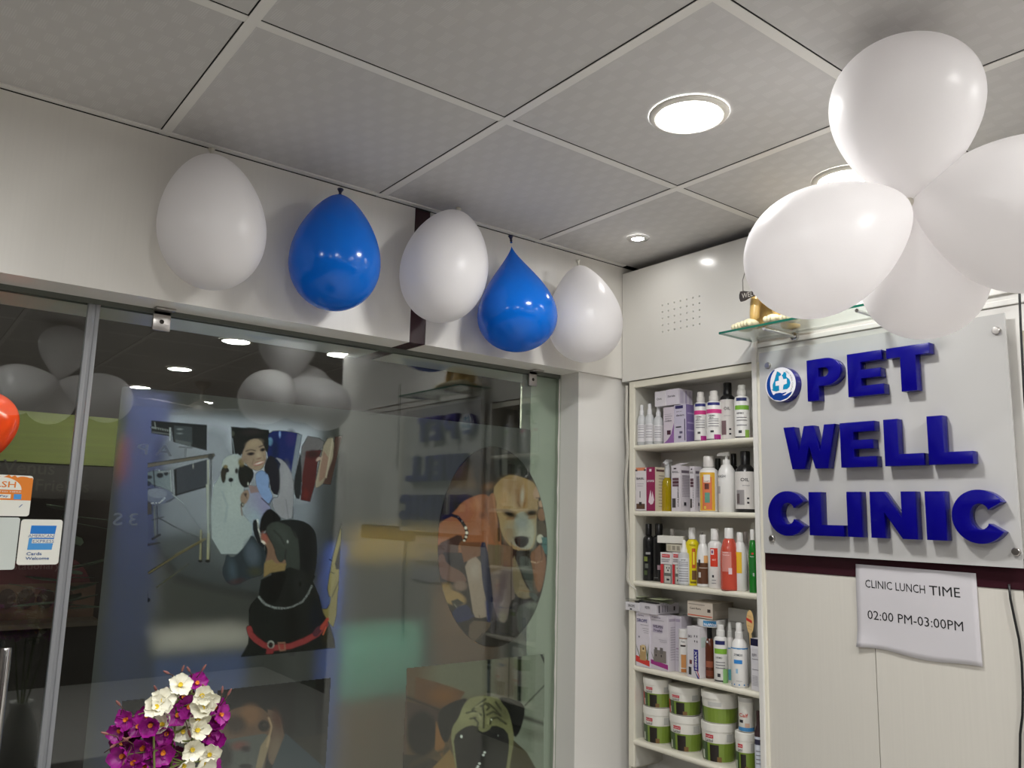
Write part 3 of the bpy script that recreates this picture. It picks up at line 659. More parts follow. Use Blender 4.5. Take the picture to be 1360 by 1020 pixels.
L_ = [('P', 1071.8, 1117, 478.9, 533.4), ('E', 1125.5, 1174.6, 468, 527), ('T', 1177.8, 1235.6, 459, 520), ('W', 1041, 1109.5, 566, 622.4), ('E', 1116, 1164.5, 560, 620.4), ('L', 1174, 1226, 557, 618), ('L', 1232, 1290.7, 553.5, 617.3),
      ('C', 1020, 1071.5, 652.7, 711), ('L', 1074.4, 1119.7, 654.4, 712.5), ('I', 1125, 1144, 654.4, 715.3), ('N', 1156, 1217, 654.5, 718), ('I', 1229.5, 1256, 655.2, 720.5), ('C', 1264, 1338, 652.2, 725.5)]
rowz = {0: (CZ+.3225, CZ+.4355), 1: (CZ+.1405, CZ+.2565), 2: (CZ-.0355, CZ+.0785)}
for i, (ch, pl, prr, pt, pb) in enumerate(L_):
    row = 0 if i < 3 else (1 if i < 7 else 2); z0, z1 = rowz[row]; pm = (pt+pb)/2
    yl, yr = onx(pl, pm, XF).y, onx(prr, pm, XF).y
    if ch == 'C': z0 -= .004; z1 += .003
    glyph(G[ch], 1, 'letter', yl, yr, z0, z1, XF, XBD-XF-.0003, BLUE, sg)
# round logo
c = onx(1036.5, 510.5, XF); RL = .0490
lg = MB().lathe([(0, .0275), (RL-.0012, .0275), (RL, .0265), (RL, 0), (0, 0)], (XBD-.0003, c.y, c.z), axis=(-1, 0, 0), seg=48).build('logo_disc', BLUE, sg, smooth=SM)
xl = XBD-.0278
def disc_pts(r, oy=0, oz=0, n=40): return [(c.y+oy+r*math.cos(2*PI*k/n), c.z+oz+r*math.sin(2*PI*k/n)) for k in range(n)]
def flat(P, x, m, name): return MB().prism([(x, a, b) for a, b in P], (-.0002, 0, 0)).build(name, m, lg)
LW = mat('logo_white', (228, 228, 232), .25); LC = mat('logo_cyan', (10, 135, 180), .25); LN = mat('logo_navy', (10, 58, 140), .25)
flat(disc_pts(RL-.0006), xl, LW, 'logo_field')
S_ = RL/356.0
def q2(px, pz): return (c.y-(px-440)*S_*1.18, c.z-(pz-530)*S_)   # drawing units of the logo sketch
cres = [q2(440-270*math.cos(a_)*1.02, 530+355*math.sin(a_)) for a_ in [math.radians(-62+ (152+0)*k/20) for k in range(21)]]
inner = [q2(450-215*math.cos(a_), 505+330*math.sin(a_)) for a_ in [math.radians(60-120*k/16) for k in range(17)]]
flat(cres[:15]+[q2(300, 745)]+inner, xl-.0003, LN, 'logo_hand')
flat([q2(*p) for p in ((215, 640), (300, 735), (340, 705), (430, 700), (470, 715), (545, 702), (550, 718), (500, 745), (470, 755), (520, 765), (600, 725), (665, 700), (640, 760), (560, 830), (430, 868), (300, 830), (230, 750))], xl-.0004, LN, 'logo_hand')
flat([q2(*p) for p in ((380, 250), (410, 265), (465, 320), (455, 345), (420, 360), (415, 420), (415, 655), (350, 668), (290, 645), (255, 610), (285, 620), (285, 520), (320, 440), (350, 340))], xl-.0003, LC, 'logo_dog')
flat([q2(*p) for p in ((515, 280), (550, 300), (565, 340), (560, 390), (620, 450), (638, 520), (620, 600), (570, 645), (480, 645), (500, 560), (500, 420), (470, 350), (500, 320))], xl-.0003, LC, 'logo_cat')
flat([q2(*p) for p in ((415, 360), (465, 360), (490, 375), (490, 430), (568, 430), (568, 530), (490, 550), (490, 640), (415, 640), (415, 550), (345, 550), (345, 460), (415, 450))], xl-.0006, LW, 'logo_cross')
mb = MB(); V, F_ = text_verts('PET WELL CLINIC'); wx = max(v[0] for v in V); 
for_ = []
for v in V:
    a_ = math.radians(62-100*(v[0]/wx)); rr_ = (.0365+v[1]*.0058); for_.append(mb.bm.verts.new((xl-.0004, c.y-(.0+rr_*math.cos(a_)), c.z+rr_*math.sin(a_)+.0006)))
for f in F_: mb.bm.faces.new([for_[i] for i in f])
mb.build('logo_lettering', mat('logo_ink', (40, 40, 50), .5), lg, noflip=True)

# ---------------------------------------------------------------- notice paper
a, b, c2, d = [onx(*q, XW-.0035) for q in ((1137, 749), (1296, 761.4), (1306, 888), (1139.5, 859))]
pt_ = thing('paper_notice', 'white paper notice reading CLINIC LUNCH TIME taped under the sign', 'notice', (XW-.004, (a.y+b.y)/2, d.z))
mb = MB(); n, m_ = 22, 16; g = []
def PP(u, v, e=0.0):
    top = a.lerp(b, u); bot = d.lerp(c2, u); p = top.lerp(bot, v); wv = .0016*math.sin(u*3.1+.5)*math.sin(v*5+1)+.0009*math.sin(u*11+v*4)
    if v > .8 and u < .2: wv += .010*(v-.8)*5*(.2-u)*5*.8
    if v > .85: p.z += .004*math.sin(u*2.6*PI)*(v-.85)/.15
    return Vector((XW-.0048-wv-e, p.y, p.z))
for j in range(m_+1): g.append([mb.bm.verts.new(PP(i/n, j/m_)) for i in range(n+1)])
for j in range(m_):
    for i in range(n): mb.bm.faces.new((g[j][i], g[j+1][i], g[j+1][i+1], g[j][i+1]))
so = mb.build('sheet', mat('notice_paper', (205, 202, 206), .7), pt_, smooth=True)
sm_ = so.modifiers.new('thickness', 'SOLIDIFY'); sm_.thickness = .0002
INK = mat('ink_black', (16, 16, 18), .7)
def uvp(px, py):
    u = (px-1137)/(1296-1137+(py-750)/125*8); top = 749+(761.4-749)*u; bot = 859+(888-859)*u; return u, (py-top)/(bot-top)
mb = MB()
for (s, x0_, y0_, x1_, y1_, hh) in (('CLINIC LUNCH', 1151, 780.5, 1234, 789.5, .095), ('TIME', 1239.5, 791, 1278, 794.5, .105), ('02:00 PM-03:00PM', 1152.5, 822.5, 1281.5, 839.5, .105)):
    ua, va = uvp(x0_, y0_); ub, vb = uvp(x1_, y1_)
    put_text(mb, s, lambda u, v, ua=ua, va=va, ub=ub, vb=vb: PP(ua+(ub-ua)*u, va+(vb-va)*u-v, .0006), w=1, h=hh, weight=.0)
mb.build('lettering', INK, pt_, noflip=True)

# ---------------------------------------------------------------- cables
BC = mat('black_cable', (16, 16, 17), .45); WC = mat('white_cable', (205, 202, 192), .45)
t = thing('black_cable', 'thin black cable hanging down the panel to the right of the notice', 'cable', (XW-.01, .74, CZ-.75))
P = [onx(px, py, XW-.008) for px, py in ((1340, 776), (1342, 795), (1347.5, 822), (1353.5, 850), (1357, 880), (1358.5, 920), (1358, 950), (1355, 975), (1354.5, 1020), (1356, 1080))]
MB().tube(P, .0027, 8).build('cable_run', BC, t, smooth=True)
t = thing('black_cable', 'black cable dropping down beside the right edge of the blue-lettered sign', 'cable', (XW-.01, .70, CZ))
P = [onx(px, py, XBD-.012) for px, py in ((1352, 330), (1354.3, 398), (1355.5, 430), (1357.5, 470), (1359.5, 510), (1364, 580))]
MB().tube(P, .0027, 8).build('cable_run', BC, t, smooth=True)
t = thing('white_cable', 'thin white cable running down the left edge of the shelf unit', 'cable', (XS-.01, 1.95, CZ))
P = [Vector((XS-.009, onx(px, py, XS-.009).y, onx(px, py, XS-.009).z)) for px, py in ((833, 512), (832.5, 560), (834.5, 600), (831.5, 640), (834, 690), (836, 730), (834, 768), (837, 777), (845, 783))]
MB().tube(P, .0024, 8).build('cable_run', WC, t, smooth=True)
P = [p+Vector((0, .006, 0)) for p in P[:-1]]
MB().tube(P, .0018, 8).build('second_strand', WC, t, smooth=True)

# ---------------------------------------------------------------- glass shelf and the dog figurine
ZG = CZ+.530; gx0, gx1 = 1.845, XW-.014; gy1, gy0 = 1.458, .92
t = thing('glass_shelf', 'small green-edged glass shelf on the wall above the sign', 'shelf', ((gx0+gx1)/2, (gy0+gy1)/2, ZG-.006))
gy1 = 1.432
GE = mat('green_glass_edge', (22, 96, 78), .15)
MB().box(gx0+.0015, gx1, gy0+.0015, gy1-.0015, ZG-.006, ZG).build('glass', mat_glass('shelf_glass', (.93, .965, .95), 1.5), t)
MB().box(gx0, gx0+.0012, gy0, gy1, ZG-.006, ZG, .0003, 1).build('green_edge', GE, t)
MB().box(gx0+.0012, gx1, gy1-.0012, gy1, ZG-.006, ZG).build('green_edge', GE, t)
MB().box(gx0+.0012, gx1, gy0, gy0+.0012, ZG-.006, ZG).build('green_edge', GE, t)
for y in (1.288, 1.02):
    MB().tube([(gx0+.01, y, ZG-.0115), (XW-.008, y, ZG-.0115)], .005, 12).build('support_rod', CHROME, t, smooth=SM)
    MB().lathe([(0, .01), (.011, .009), (.012, 0)], (XW-.0095, y, ZG-.0115), axis=(-1, 0, 0), seg=18).build('wall_rosette', CHROME, t, smooth=SM)
# seated golden dog with a WELCOME plate on a chain
dx, dy_ = 1.915, 1.305
dg_ = thing('dog_figurine', 'golden dog figurine with a dark WELCOME plate, half hidden behind the balloon', 'figurine', (dx, dy_, ZG+.0005))
GOLD = mat('figurine_gold', (206, 172, 104), .28, grain=((30, 30, 30), 2, .25)); PAW = mat('figurine_cream', (214, 206, 172), .35); DBR = mat('figurine_dark', (40, 34, 30), .35)
def skin(name, nodes, edges, m, parent, sub=2):
    me = bpy.data.meshes.new(name); o0 = Vector(parent['org']); me.from_pydata([Vector(p[:3])-o0 for p in nodes], edges, []); o = bpy.data.objects.new(name, me); C.objects.link(o)
    sk = o.modifiers.new('skin', 'SKIN'); 
    for i, p in enumerate(nodes):
        r = p[3]; me.skin_vertices[0].data[i].radius = (r, r) if not hasattr(r, '__len__') else r
    me.skin_vertices[0].data[0].use_root = True
    sk.use_smooth_shade = True; ss = o.modifiers.new('sub', 'SUBSURF'); ss.levels = ss.render_levels = sub
    bpy.context.view_layer.update(); me2 = bpy.data.meshes.new_from_object(o.evaluated_get(bpy.context.evaluated_depsgraph_get())); bpy.data.objects.remove(o)
    me2.materials.append(m); me2.name = name
    for p in me2.polygons: p.use_smooth = True
    o = bpy.data.objects.new(name, me2); C.objects.link(o); o.parent = parent; o['org'] = tuple(parent['org']); return o
z = ZG+.0005
# facing -x, towards the room; forelegs straight down, haunches folded
nodes = [(dx+.02, dy_, z+.075, .038), (dx+.012, dy_, z+.125, .034), (dx+.0, dy_, z+.165, .022), (dx-.008, dy_, z+.195, .026), (dx+.035, dy_, z+.045, .040),
         (dx-.006, dy_+.026, z+.11, .018), (dx-.018, dy_+.030, z+.06, .014), (dx-.022, dy_+.032, z+.018, .012),
         (dx-.006, dy_-.026, z+.11, .018), (dx-.018, dy_-.030, z+.06, .014), (dx-.022, dy_-.032, z+.018, .012),
         (dx+.03, dy_+.045, z+.035, .022), (dx+.0, dy_+.060, z+.018, .014), (dx+.03, dy_-.045, z+.035, .022), (dx+.0, dy_-.060, z+.018, .014)]
skin('body', nodes, [(0, 1), (1, 2), (2, 3), (0, 4), (1, 5), (5, 6), (6, 7), (1, 8), (8, 9), (9, 10), (4, 11), (11, 12), (4, 13), (13, 14)], GOLD, dg_)
for (yy_, xx, ln) in ((.032, -.034, .026), (-.032, -.034, .026), (.066, -.018, .032), (-.066, -.018, .032)):
    mb = MB(); mb.ball((dx+xx, dy_+yy_, z+.0115), (ln, .016, .0115), 20, 12)
    for k in (-1, 0, 1): mb.ball((dx+xx-ln*.78, dy_+yy_+k*.009, z+.0085), (.009, .006, .008), 10, 8)
    mb.build('paw', PAW, dg_, smooth=True)
hd_ = MB().ball((dx-.012, dy_, z+.212), (.030, .029, .027), 24, 16).ball((dx-.042, dy_, z+.203), (.022, .016, .014), 18, 12).build('head', GOLD, dg_, smooth=True)
for s_ in (1, -1):
    MB().ball((dx-.008, dy_+s_*.031, z+.200), (.014, .007, .028), 14, 10).build('ear', DBR, dg_, smooth=True)
    MB().ball((dx-.036, dy_+s_*.013, z+.219), .0038, 10, 8).build('eye', DBR, dg_, smooth=True)
MB().ball((dx-.063, dy_, z+.207), (.006, .008, .006), 12, 8).build('nose', DBR, dg_, smooth=True)
MB().tube([(dx+.055, dy_, z+.02), (dx+.082, dy_, z+.02), (dx+.088, dy_-.02, z+.018)], [.012, .009, .004], 10).build('tail', GOLD, dg_, smooth=True)
mb = MB(); pc = onx(1010, 396, dx-.052); W1 = .045
bone = [(-1, -.16), (-.93, -.44), (-.7, -.42), (-.4, -.26), (0, -.2), (.4, -.26), (.7, -.42), (.93, -.44), (1, -.16), (1, .16), (.93, .44), (.7, .42), (.4, .26), (0, .2), (-.4, .26), (-.7, .42), (-.93, .44), (-1, .16)]
pcy = dy_+.004; pcz = pc.z
mb.prism([(dx-.050, pcy-a_*W1, pcz+b_*W1*.62) for a_, b_ in bone], (-.005, 0, 0)).build('welcome_plate', mat('plate_dark', (52, 46, 44), .5), dg_)
mb = MB(); put_text(mb, 'WELCOME', lambda u, v: Vector((dx-.0556, pcy+W1*.82-u, pcz-.006+v)), w=W1*1.64, h=.012, weight=.0); mb.build('lettering', mat('plate_letter', (190, 186, 176), .5), dg_)
for s_ in (1, -1): MB().tube([(dx-.053, pcy+s_*W1*.78, pcz+.010), (dx-.052, pcy+s_*W1*.8, pcz+.04), (dx-.035, dy_+s_*.024, z+.195)], .0014, 6).build('chain', mat('chain_grey', (120, 118, 116), .4, metal=1), dg_)

dg_.scale = (1.18, 1.18, 1.18)
# ---------------------------------------------------------------- balloons
LWH = mat_latex('white_latex', (246, 244, 244), (248, 246, 246), .32, .40, spec=.35); LBL = mat_latex('blue_latex', (6, 116, 222), (12, 140, 240), .16, .30)
KN_W = mat('white_knot', (214, 210, 196), .5); KN_B = mat('navy_knot', (8, 16, 60), .4)


def balloon_prof(L, R, neck=.5, n=40):
    """(radius, height) from the knot (0) to the crown (L)"""
    o = []
    for k in range(n+1):
        th = PI*k/n; t_ = (1-math.cos(th))/2; o.append((math.sin(th)*(1-neck*.85*(1-t_)**1.6), L*t_))
    m = max(p[0] for p in o); o = [(p[0]*R/m, p[1]) for p in o]
    o[0] = (.004, 0); o[-1] = (0, L); return o


def balloon(name, label, root, axis, L, R, m, km, group, neck=.5, knot=True):
    root = Vector(root); ax = Vector(axis).normalized()
    t = thing(name, label, 'balloon', root, group)
    MB().lathe(balloon_prof(L, R, neck), root, axis=ax, seg=64).build('skin', m, t, smooth=True)
    if knot:
        MB().lathe([(.004, .001), (.0028, -.004), (.0045, -.007), (.003, -.009), (.006, -.018), (.0085, -.022), (.0, -.016)], root, axis=ax, seg=14).build('knot', km, t, smooth=True)
    return t


WB = [('large left white balloon hanging on the header, widest of the wall row', (281, 209), 384, 204, 352, LWH, KN_W, .32), ('round blue balloon left of the maroon strip on the header', (451.5, 261), 412, 381, 504, LBL, KN_B, .55),
      ('white balloon covering the maroon strip on the header', (607, 285), 427, 529, 646, LWH, KN_W, .32), ('blue pear-shaped balloon right of the maroon strip, touching the middle white one', (679, 322), 466, 630, 736, LBL, KN_B, 1.25),
      ('right end white balloon in the header row, next to the perforated cabinet', (768.5, 354), 480, 724, 824, LWH, KN_W, .55)]
for k, (lb, (kx, ky), pb, pl, prr, m, km, nk) in enumerate(WB):
    R = .13
    for _ in range(4):
        yc = YA-R-.004; pm = ky+(pb-ky)*.6; A = hit(pl, pm, 1, yc); B = hit(prr, pm, 1, yc)
        vd = Vector(((A.x+B.x)/2, yc, 0)); R = (B.x-A.x)*math.cos(math.atan2(vd.x, vd.y))/2
    top = hit(kx, ky, 1, YA-R*.75); bc = hit((pl+prr)/2, pb, 1, yc)
    cx = (A.x+B.x)/2; ax = Vector((cx-top.x, yc-top.y, -(top.z-bc.z)*.55)); L = (top.z-bc.z)*1.0
    L = L/max(.5, -ax.normalized().z)
    balloon('balloon', lb, top, ax, L, R, m, km, 'white and blue balloons along the header', nk)

# cluster of four hung near the camera
NZ = Vector((1.41, .667, CZ+.576)); dist = (NZ-Vector((0, 0, CZ))).dot(fw)
def cdir(a, b, c_): return (RT*a+UP*b+fw*c_).normalized()
pxm = dist/FPX*1.0
CL = [('white balloon at the top of the cluster, against the ceiling', (2, 218), .10, 206, 0.5), ('white balloon at the left of the cluster, in front of the glass shelf', (-206, -112), -.06, 182, .45),
      ('white balloon at the right of the cluster, cut by the picture edge', (235, -34), -.14, 220, .5), ('white balloon at the back of the cluster, just above the blue letters', (105, -142), .64, 184, .6)]
for lb, (vx, vy), dep, wd, nk in CL:
    l2 = math.hypot(vx, vy)*pxm; v = Vector((vx, vy, 0)).normalized(); L = l2/math.sqrt(1-dep*dep) if abs(dep) < .75 else l2*1.25
    ax = cdir(v.x*math.sqrt(1-dep*dep), v.y*math.sqrt(1-dep*dep), dep)
    balloon('balloon', lb, NZ+ax*.006, ax, L, wd/2*pxm*.93, LWH, KN_W, 'cluster of four white balloons', nk, knot=False)
t = thing('balloon_tie', 'white string tying the balloon cluster to the ceiling', 'string', NZ); MB().ball(NZ, .0085).build('knot_lump', KN_W, t, smooth=True)
MB().tube([NZ, NZ+Vector((.002, .004, .15)), Vector((NZ.x, NZ.y+.005, H-.002))], .0008, 6).build('string', KN_W, t)
# second cluster beside the viewpoint, seen in the glass
N2 = Vector((.637, -.33, CZ+.60)); 
for k, (d3, lb) in enumerate((((.05, .1, 1), 'upper'), ((-.82, .47, -.33), 'left'), ((.82, .47, -.33), 'right'), ((0, -.94, -.33), 'rear'))):
    balloon('balloon', 'white %s balloon of the cluster beside the viewpoint, reflected in the door glass' % lb, N2+Vector(d3).normalized()*.006, d3, .36 if k else .27, .12, LWH, KN_W, 'white balloon cluster reflected in the door glass', .75, knot=False)
t = thing('balloon_tie', 'white string of the balloon cluster beside the viewpoint', 'string', N2)
MB().tube([N2, N2+Vector((.002, .05, .1)), Vector((N2.x+.02, N2.y+.17, H-.002))], .0008, 6).build('string', KN_W, t)
balloon('balloon', 'orange balloon floating outside behind the left part of the door', pr(-38, 620, 2.75), (0.1, 0, 1), .22, .09, mat_latex('orange_latex', (235, 80, 30), (250, 90, 30), .2, .35), KN_W, None, .5)
# ---------------------------------------------------------------- products on the shelves
XI = XS+.016                  # front line of the goods on a shelf
FACE = math.radians(212)      # the way a bottle's front label looks: towards the room
_pm = {}
def pm(rgb, rough=.4, **k): return mat('pack_%02x%02x%02x%s' % (rgb+(('_'+str(int(rough*100))) if rough != .4 else '',)), rgb, rough, **k)
for _n in (): pass
def ypos(px, py, x): return hit(px, py, 0, x).y
def zpos(px, py, x): return hit(px, py, 0, x).z
KINDS_ = {
 'shampoo': ([(.92, 0), (1, .015), (1, .70), (.93, .745), (.62, .785), (.42, .80), (.42, .82)], [(.56, .80), (.56, .985), (.50, 1), (0, 1)]),
 'flip': ([(.92, 0), (1, .015), (1, .72), (.88, .77), (.55, .80), (.5, .81)], [(.60, .80), (.60, .90), (.50, .91), (.50, .99), (.44, 1), (0, 1)]),
 'slope': ([(.88, 0), (1, .02), (1, .55), (.90, .68), (.66, .80), (.42, .84), (.4, .85)], [(.50, .83), (.50, .985), (.46, 1), (0, 1)]),
 'mist': ([(.92, 0), (1, .02), (1, .58), (.85, .68), (.55, .74), (.40, .76)], [(.50, .74), (.50, .85), (.38, .86), (.36, .98), (.28, 1), (0, 1)]),
 'dropper': ([(.92, 0), (1, .02), (1, .66), (.85, .71), (.5, .73)], [(.60, .72), (.62, .77), (.36, .84), (.26, .98), (.16, 1), (0, 1)]),
 'squat': ([(.94, 0), (1, .02), (1, .62), (.90, .70), (.60, .76), (.42, .79)], [(.48, .77), (.48, .985), (.44, 1), (0, 1)]),
 'pump': ([(.92, 0), (1, .02), (1, .60), (.92, .68), (.62, .76), (.42, .785)], [(.44, .78), (.44, .86), (.16, .865), (.16, .93)]),
 'tube': ([(.88, 0), (1, .01), (1, .90), (.95, .93)], [(1, .92), (1, .985), (.9, 1), (0, 1)]),
}


def wrap(mb, cx, cy, r, a0, a1, z0, z1, n=10):
    for k in range(n):
        b0, b1 = a0+(a1-a0)*k/n, a0+(a1-a0)*(k+1)/n
        mb.quad((cx+r*math.cos(b0), cy+r*math.sin(b0), z0), (cx+r*math.cos(b1), cy+r*math.sin(b1), z0), (cx+r*math.cos(b1), cy+r*math.sin(b1), z1), (cx+r*math.cos(b0), cy+r*math.sin(b0), z1))
    return mb


def bottle(kind, label, pl, prr, pt, shelf, body, cap, bands=(), texts=(), dx=0.0, lab=None, cat='bottle', group=None, zoff=0.0, face=FACE):
    """bands: (v0, v1, colour[, half-angle deg, centre offset deg]); texts: (string, v, height, colour[, offset deg])"""
    zb = zt[shelf]+.0004+zoff; x = XI+dx; pmid = (pl+prr)/2; yl, yr = ypos(pl, pt+20, x), ypos(prr, pt+20, x); r = (yl-yr)/2*.86
    cx, cy = x+r, (yl+yr)/2-.0; 
    # keep the silhouette centred on its pixels
    for _ in range(3):
        e = hit(pmid, pt+20, 0, cx); cy = e.y
    r = min(abs(hit(pl, pt+20, 0, cx).y-hit(prr, pt+20, 0, cx).y)/2*.85, .034)
    zt_ = zpos(pmid, pt, cx); h = zt_-zb
    t = thing(name_of(kind), label, cat, (cx, cy, zb), group)
    bp, cp = KINDS_[kind]
    MB().lathe([(0, zb)]+[(a*r, zb+b*h) for a, b in bp], (cx, cy, 0), seg=28).build('body', body, t, smooth=SM)
    if kind == 'pump':
        c_ = MB().lathe([(a*r, zb+b*h) for a, b in cp]+[(0, zb+.93*h)], (cx, cy, 0), seg=20).build('pump_collar', cap, t, smooth=SM)
        f = Vector((math.cos(face-1.75), math.sin(face-1.75), 0)); tp = Vector((cx, cy, zb+.955*h))
        MB().tube([tp-f*r*.35, tp, tp+f*r*.8, tp+f*r*1.1-Vector((0, 0, h*.02))], [r*.26, r*.28, r*.2, r*.12], 12).build('pump_head', cap, t, smooth=True)
    elif kind == 'trigger': pass
    else: MB().lathe([(a*r, zb+b*h) for a, b in cp], (cx, cy, 0), seg=24).build('cap', cap, t, smooth=SM)
    e = .0003
    if lab:
        v0, v1, lc = lab; mb = MB(); wrap(mb, cx, cy, r+e, 0, 2*PI, zb+v0*h, zb+v1*h, 28); mb.build('label_wrap', lc, t, smooth=True); e += .0003
    for b in bands:
        ha = math.radians(b[3] if len(b) > 3 else 70); co = math.radians(b[4] if len(b) > 4 else 0); mb = MB(); wrap(mb, cx, cy, r+e, face+co-ha, face+co+ha, zb+b[0]*h, zb+b[1]*h); mb.build('printed_band', pm(b[2]), t, smooth=True); e += .00012
    for tx in texts:
        s, v, th_, cc = tx[:4]; co = math.radians(tx[4] if len(tx) > 4 else 0); wmax = tx[5] if len(tx) > 5 else 1.5; mb = MB()
        put_text(mb, s, lambda u, w_: Vector((cx+(r+e+.0002)*math.cos(face+co+u/r), cy+(r+e+.0002)*math.sin(face+co+u/r), zb+v*h+w_)), w=wmax*r, h=th_*h, align='c', weight=.008)
        mb.build('lettering', pm(cc), t)
    return t, (cx, cy, r, zb, h)


def name_of(kind): return {'shampoo': 'shampoo_bottle', 'flip': 'flip_cap_bottle', 'slope': 'liquid_soap_bottle', 'mist': 'mist_spray_bottle', 'dropper': 'dropper_bottle', 'squat': 'medicine_bottle', 'pump': 'pump_bottle', 'tube': 'powder_tin', 'trigger': 'trigger_spray_bottle'}[kind]


def carton(label, pl, prr, pt, shelf, color, depth=.045, prints=(), texts=(), side=(), dx=0.0, zoff=0.0, pb=None, rot=0.0, name='carton', cat='box', group=None, side_texts=()):
    """prints in 0..1 of the front face: (u0, v0, u1, v1, colour); texts: (string, u, v, width, height, colour[, 'v'])"""
    zb = zt[shelf]+.0004+zoff; x = XI+dx; pmid = (pl+prr)/2; yl, yr = ypos(pl, pt+20, x), ypos(prr, pt+20, x); z1 = zpos(pl*.7+prr*.3, pt, x)
    if pb is not None: zb = zpos(pmid, pb, x)
    w = yl-yr; h = z1-zb; c = math.cos(rot); s_ = math.sin(rot)
    def Fp(u, v, e=0.0, dd=0.0):   # front face; dd goes into the box
        a_ = -u*w; return Vector((x+(dd-e)*c-a_*s_*1.0, yl+a_*c+(dd-e)*s_, zb+v*h))
    t = thing(name, label, cat, (x+depth/2, (yl+yr)/2, zb), group)
    mb = MB(); P = [Fp(0, 0), Fp(1, 0), Fp(1, 1), Fp(0, 1)]; d = Fp(0, 0, 0, depth)-Fp(0, 0); mb.prism(P, d)
    bmesh.ops.bevel(mb.bm, geom=mb.bm.edges[:], offset=.0006, segments=1, affect='EDGES')
    mb.build('carton_body', pm(color, .5), t)
    e = .0003
    for p in prints:
        mb = MB()
        if len(p) == 5: u0, v0, u1, v1, cc = p; mb.quad(Fp(u0, v0, e), Fp(u1, v0, e), Fp(u1, v1, e), Fp(u0, v1, e))
        else: cc = p[1]; mb.bm.faces.new([mb.bm.verts.new(Fp(a_, b_, e)) for a_, b_ in p[0]])
        mb.build('printed_panel', pm(cc), t, noflip=True); e += .0001
    for tx in texts:
        s, u, v, tw, th_, cc = tx[:6]; mb = MB()
        if len(tx) > 6: put_text(mb, s, lambda a_, b_: Fp(u-b_/w, v+a_/h, e), w=tw*h, h=th_*w, weight=.015)
        else: put_text(mb, s, lambda a_, b_: Fp(u+a_/w, v+b_/h, e), w=tw*w, h=th_*h, weight=.01)
        mb.build('lettering', pm(cc), t)
    e = .0003
    for p in side:      # right side face, u runs into the shelf
        u0, v0, u1, v1, cc = p; mb = MB()
        sd = lambda u, v: Fp(1, v, 0, u*depth)+Vector((-s_*0, -e, 0))
        mb.quad(sd(u0, v0), sd(u1, v0), sd(u1, v1), sd(u0, v1)).build('printed_side', pm(cc), t, noflip=True); e += .0001
    for tx in side_texts:
        s, u, v, tw, th_, cc = tx; mb = MB(); put_text(mb, s, lambda a_, b_: Fp(1, v+b_/h, 0, u*depth+a_)+Vector((0, -e, 0)), w=tw*depth, h=th_*h); mb.build('lettering', pm(cc), t)
    return t


INKc = (40, 38, 46); GREYt = (120, 118, 126); WHb = (226, 224, 222); PWH = pm((228, 227, 224), .3); PWH2 = pm((214, 210, 206), .35)
CLR = mat('clear_plastic', (232, 234, 236), .15, trans=.25, alpha=.85)
PBK = pm((20, 20, 22), .28)
lines = lambda vs_, c_=GREYt, ha=38: [(v, v+.012, c_, ha) for v in vs_]

# --- top shelf
for k, (pl, prr, pt, lb) in enumerate(((847.2, 857.5, 537.8, 'leftmost small clear mist spray bottle on the top shelf'), (857.2, 868.5, 536.3, 'middle small clear mist spray bottle on the top shelf, the tallest of three'), (868.7, 880.3, 540, 'right small clear mist spray bottle on the top shelf, under the stacked cartons'))):
    bottle('mist', lb, pl, prr, pt, 0, CLR, pm((222, 222, 224)), lab=(.08, .50, pm((218, 216, 218), .4)), bands=lines((.46, .42, .37, .30, .24, .18)), group='three small mist spray bottles', dx=-.016+.006*k)
carton('white and lilac tall carton with a dark red blot, top shelf beside the mist bottles', 881, 895, 541, 0, (206, 196, 206), .045, prints=[([(.0, 0), (1, 0), (1, .55), (.75, .25), (.4, .1)], (142, 98, 160)), (.35, .24, .7, .36, (70, 30, 50)), (.15, .74, .85, .75, GREYt), (.15, .68, .75, .69, GREYt), (.1, .80, .8, .805, GREYt)], texts=[('comform', .15, .60, .65, .045, (50, 44, 60))])
carton('lavender tall carton with a purple right side, top shelf under the small cartons', 895.3, 911.2, 537.9, 0, (196, 190, 208), .06, prints=[(.1, .90, .75, .98, (50, 44, 96)), (.86, .05, .92, .62, (60, 48, 80)), (.15, .40, .6, .43, INKc), (.45, .24, .7, .30, (90, 84, 110)), (.35, .12, .6, .18, (90, 84, 110))], texts=[('allerderm', .2, .70, .65, .05, INKc), ('spot on', .2, .80, .45, .04, GREYt)], side=[(.0, 0, 1, 1, (118, 104, 150)), (.1, .3, .8, .34, (160, 150, 184)), (.1, .5, .8, .54, (160, 150, 184)), (.1, .75, .8, .79, (160, 150, 184))])
carton('small white carton lying on the tall lilac cartons, left of two', 869.6, 884.4, 520, 0, (214, 210, 216), .05, pb=539.5, texts=[('Ovit', .18, .42, .45, .15, INKc)], zoff=0, dx=-.006)
carton('small white carton with lilac side lying on the tall cartons, right of two', 885, 901.4, 517.2, 0, (212, 206, 216), .07, pb=537.6, texts=[('Stride', .12, .5, .6, .13, INKc)], side=[(.1, .1, .35, .9, (190, 182, 200)), (.45, .1, .6, .9, (176, 166, 190)), (.7, .1, .9, .9, (190, 182, 200))], dx=-.004)
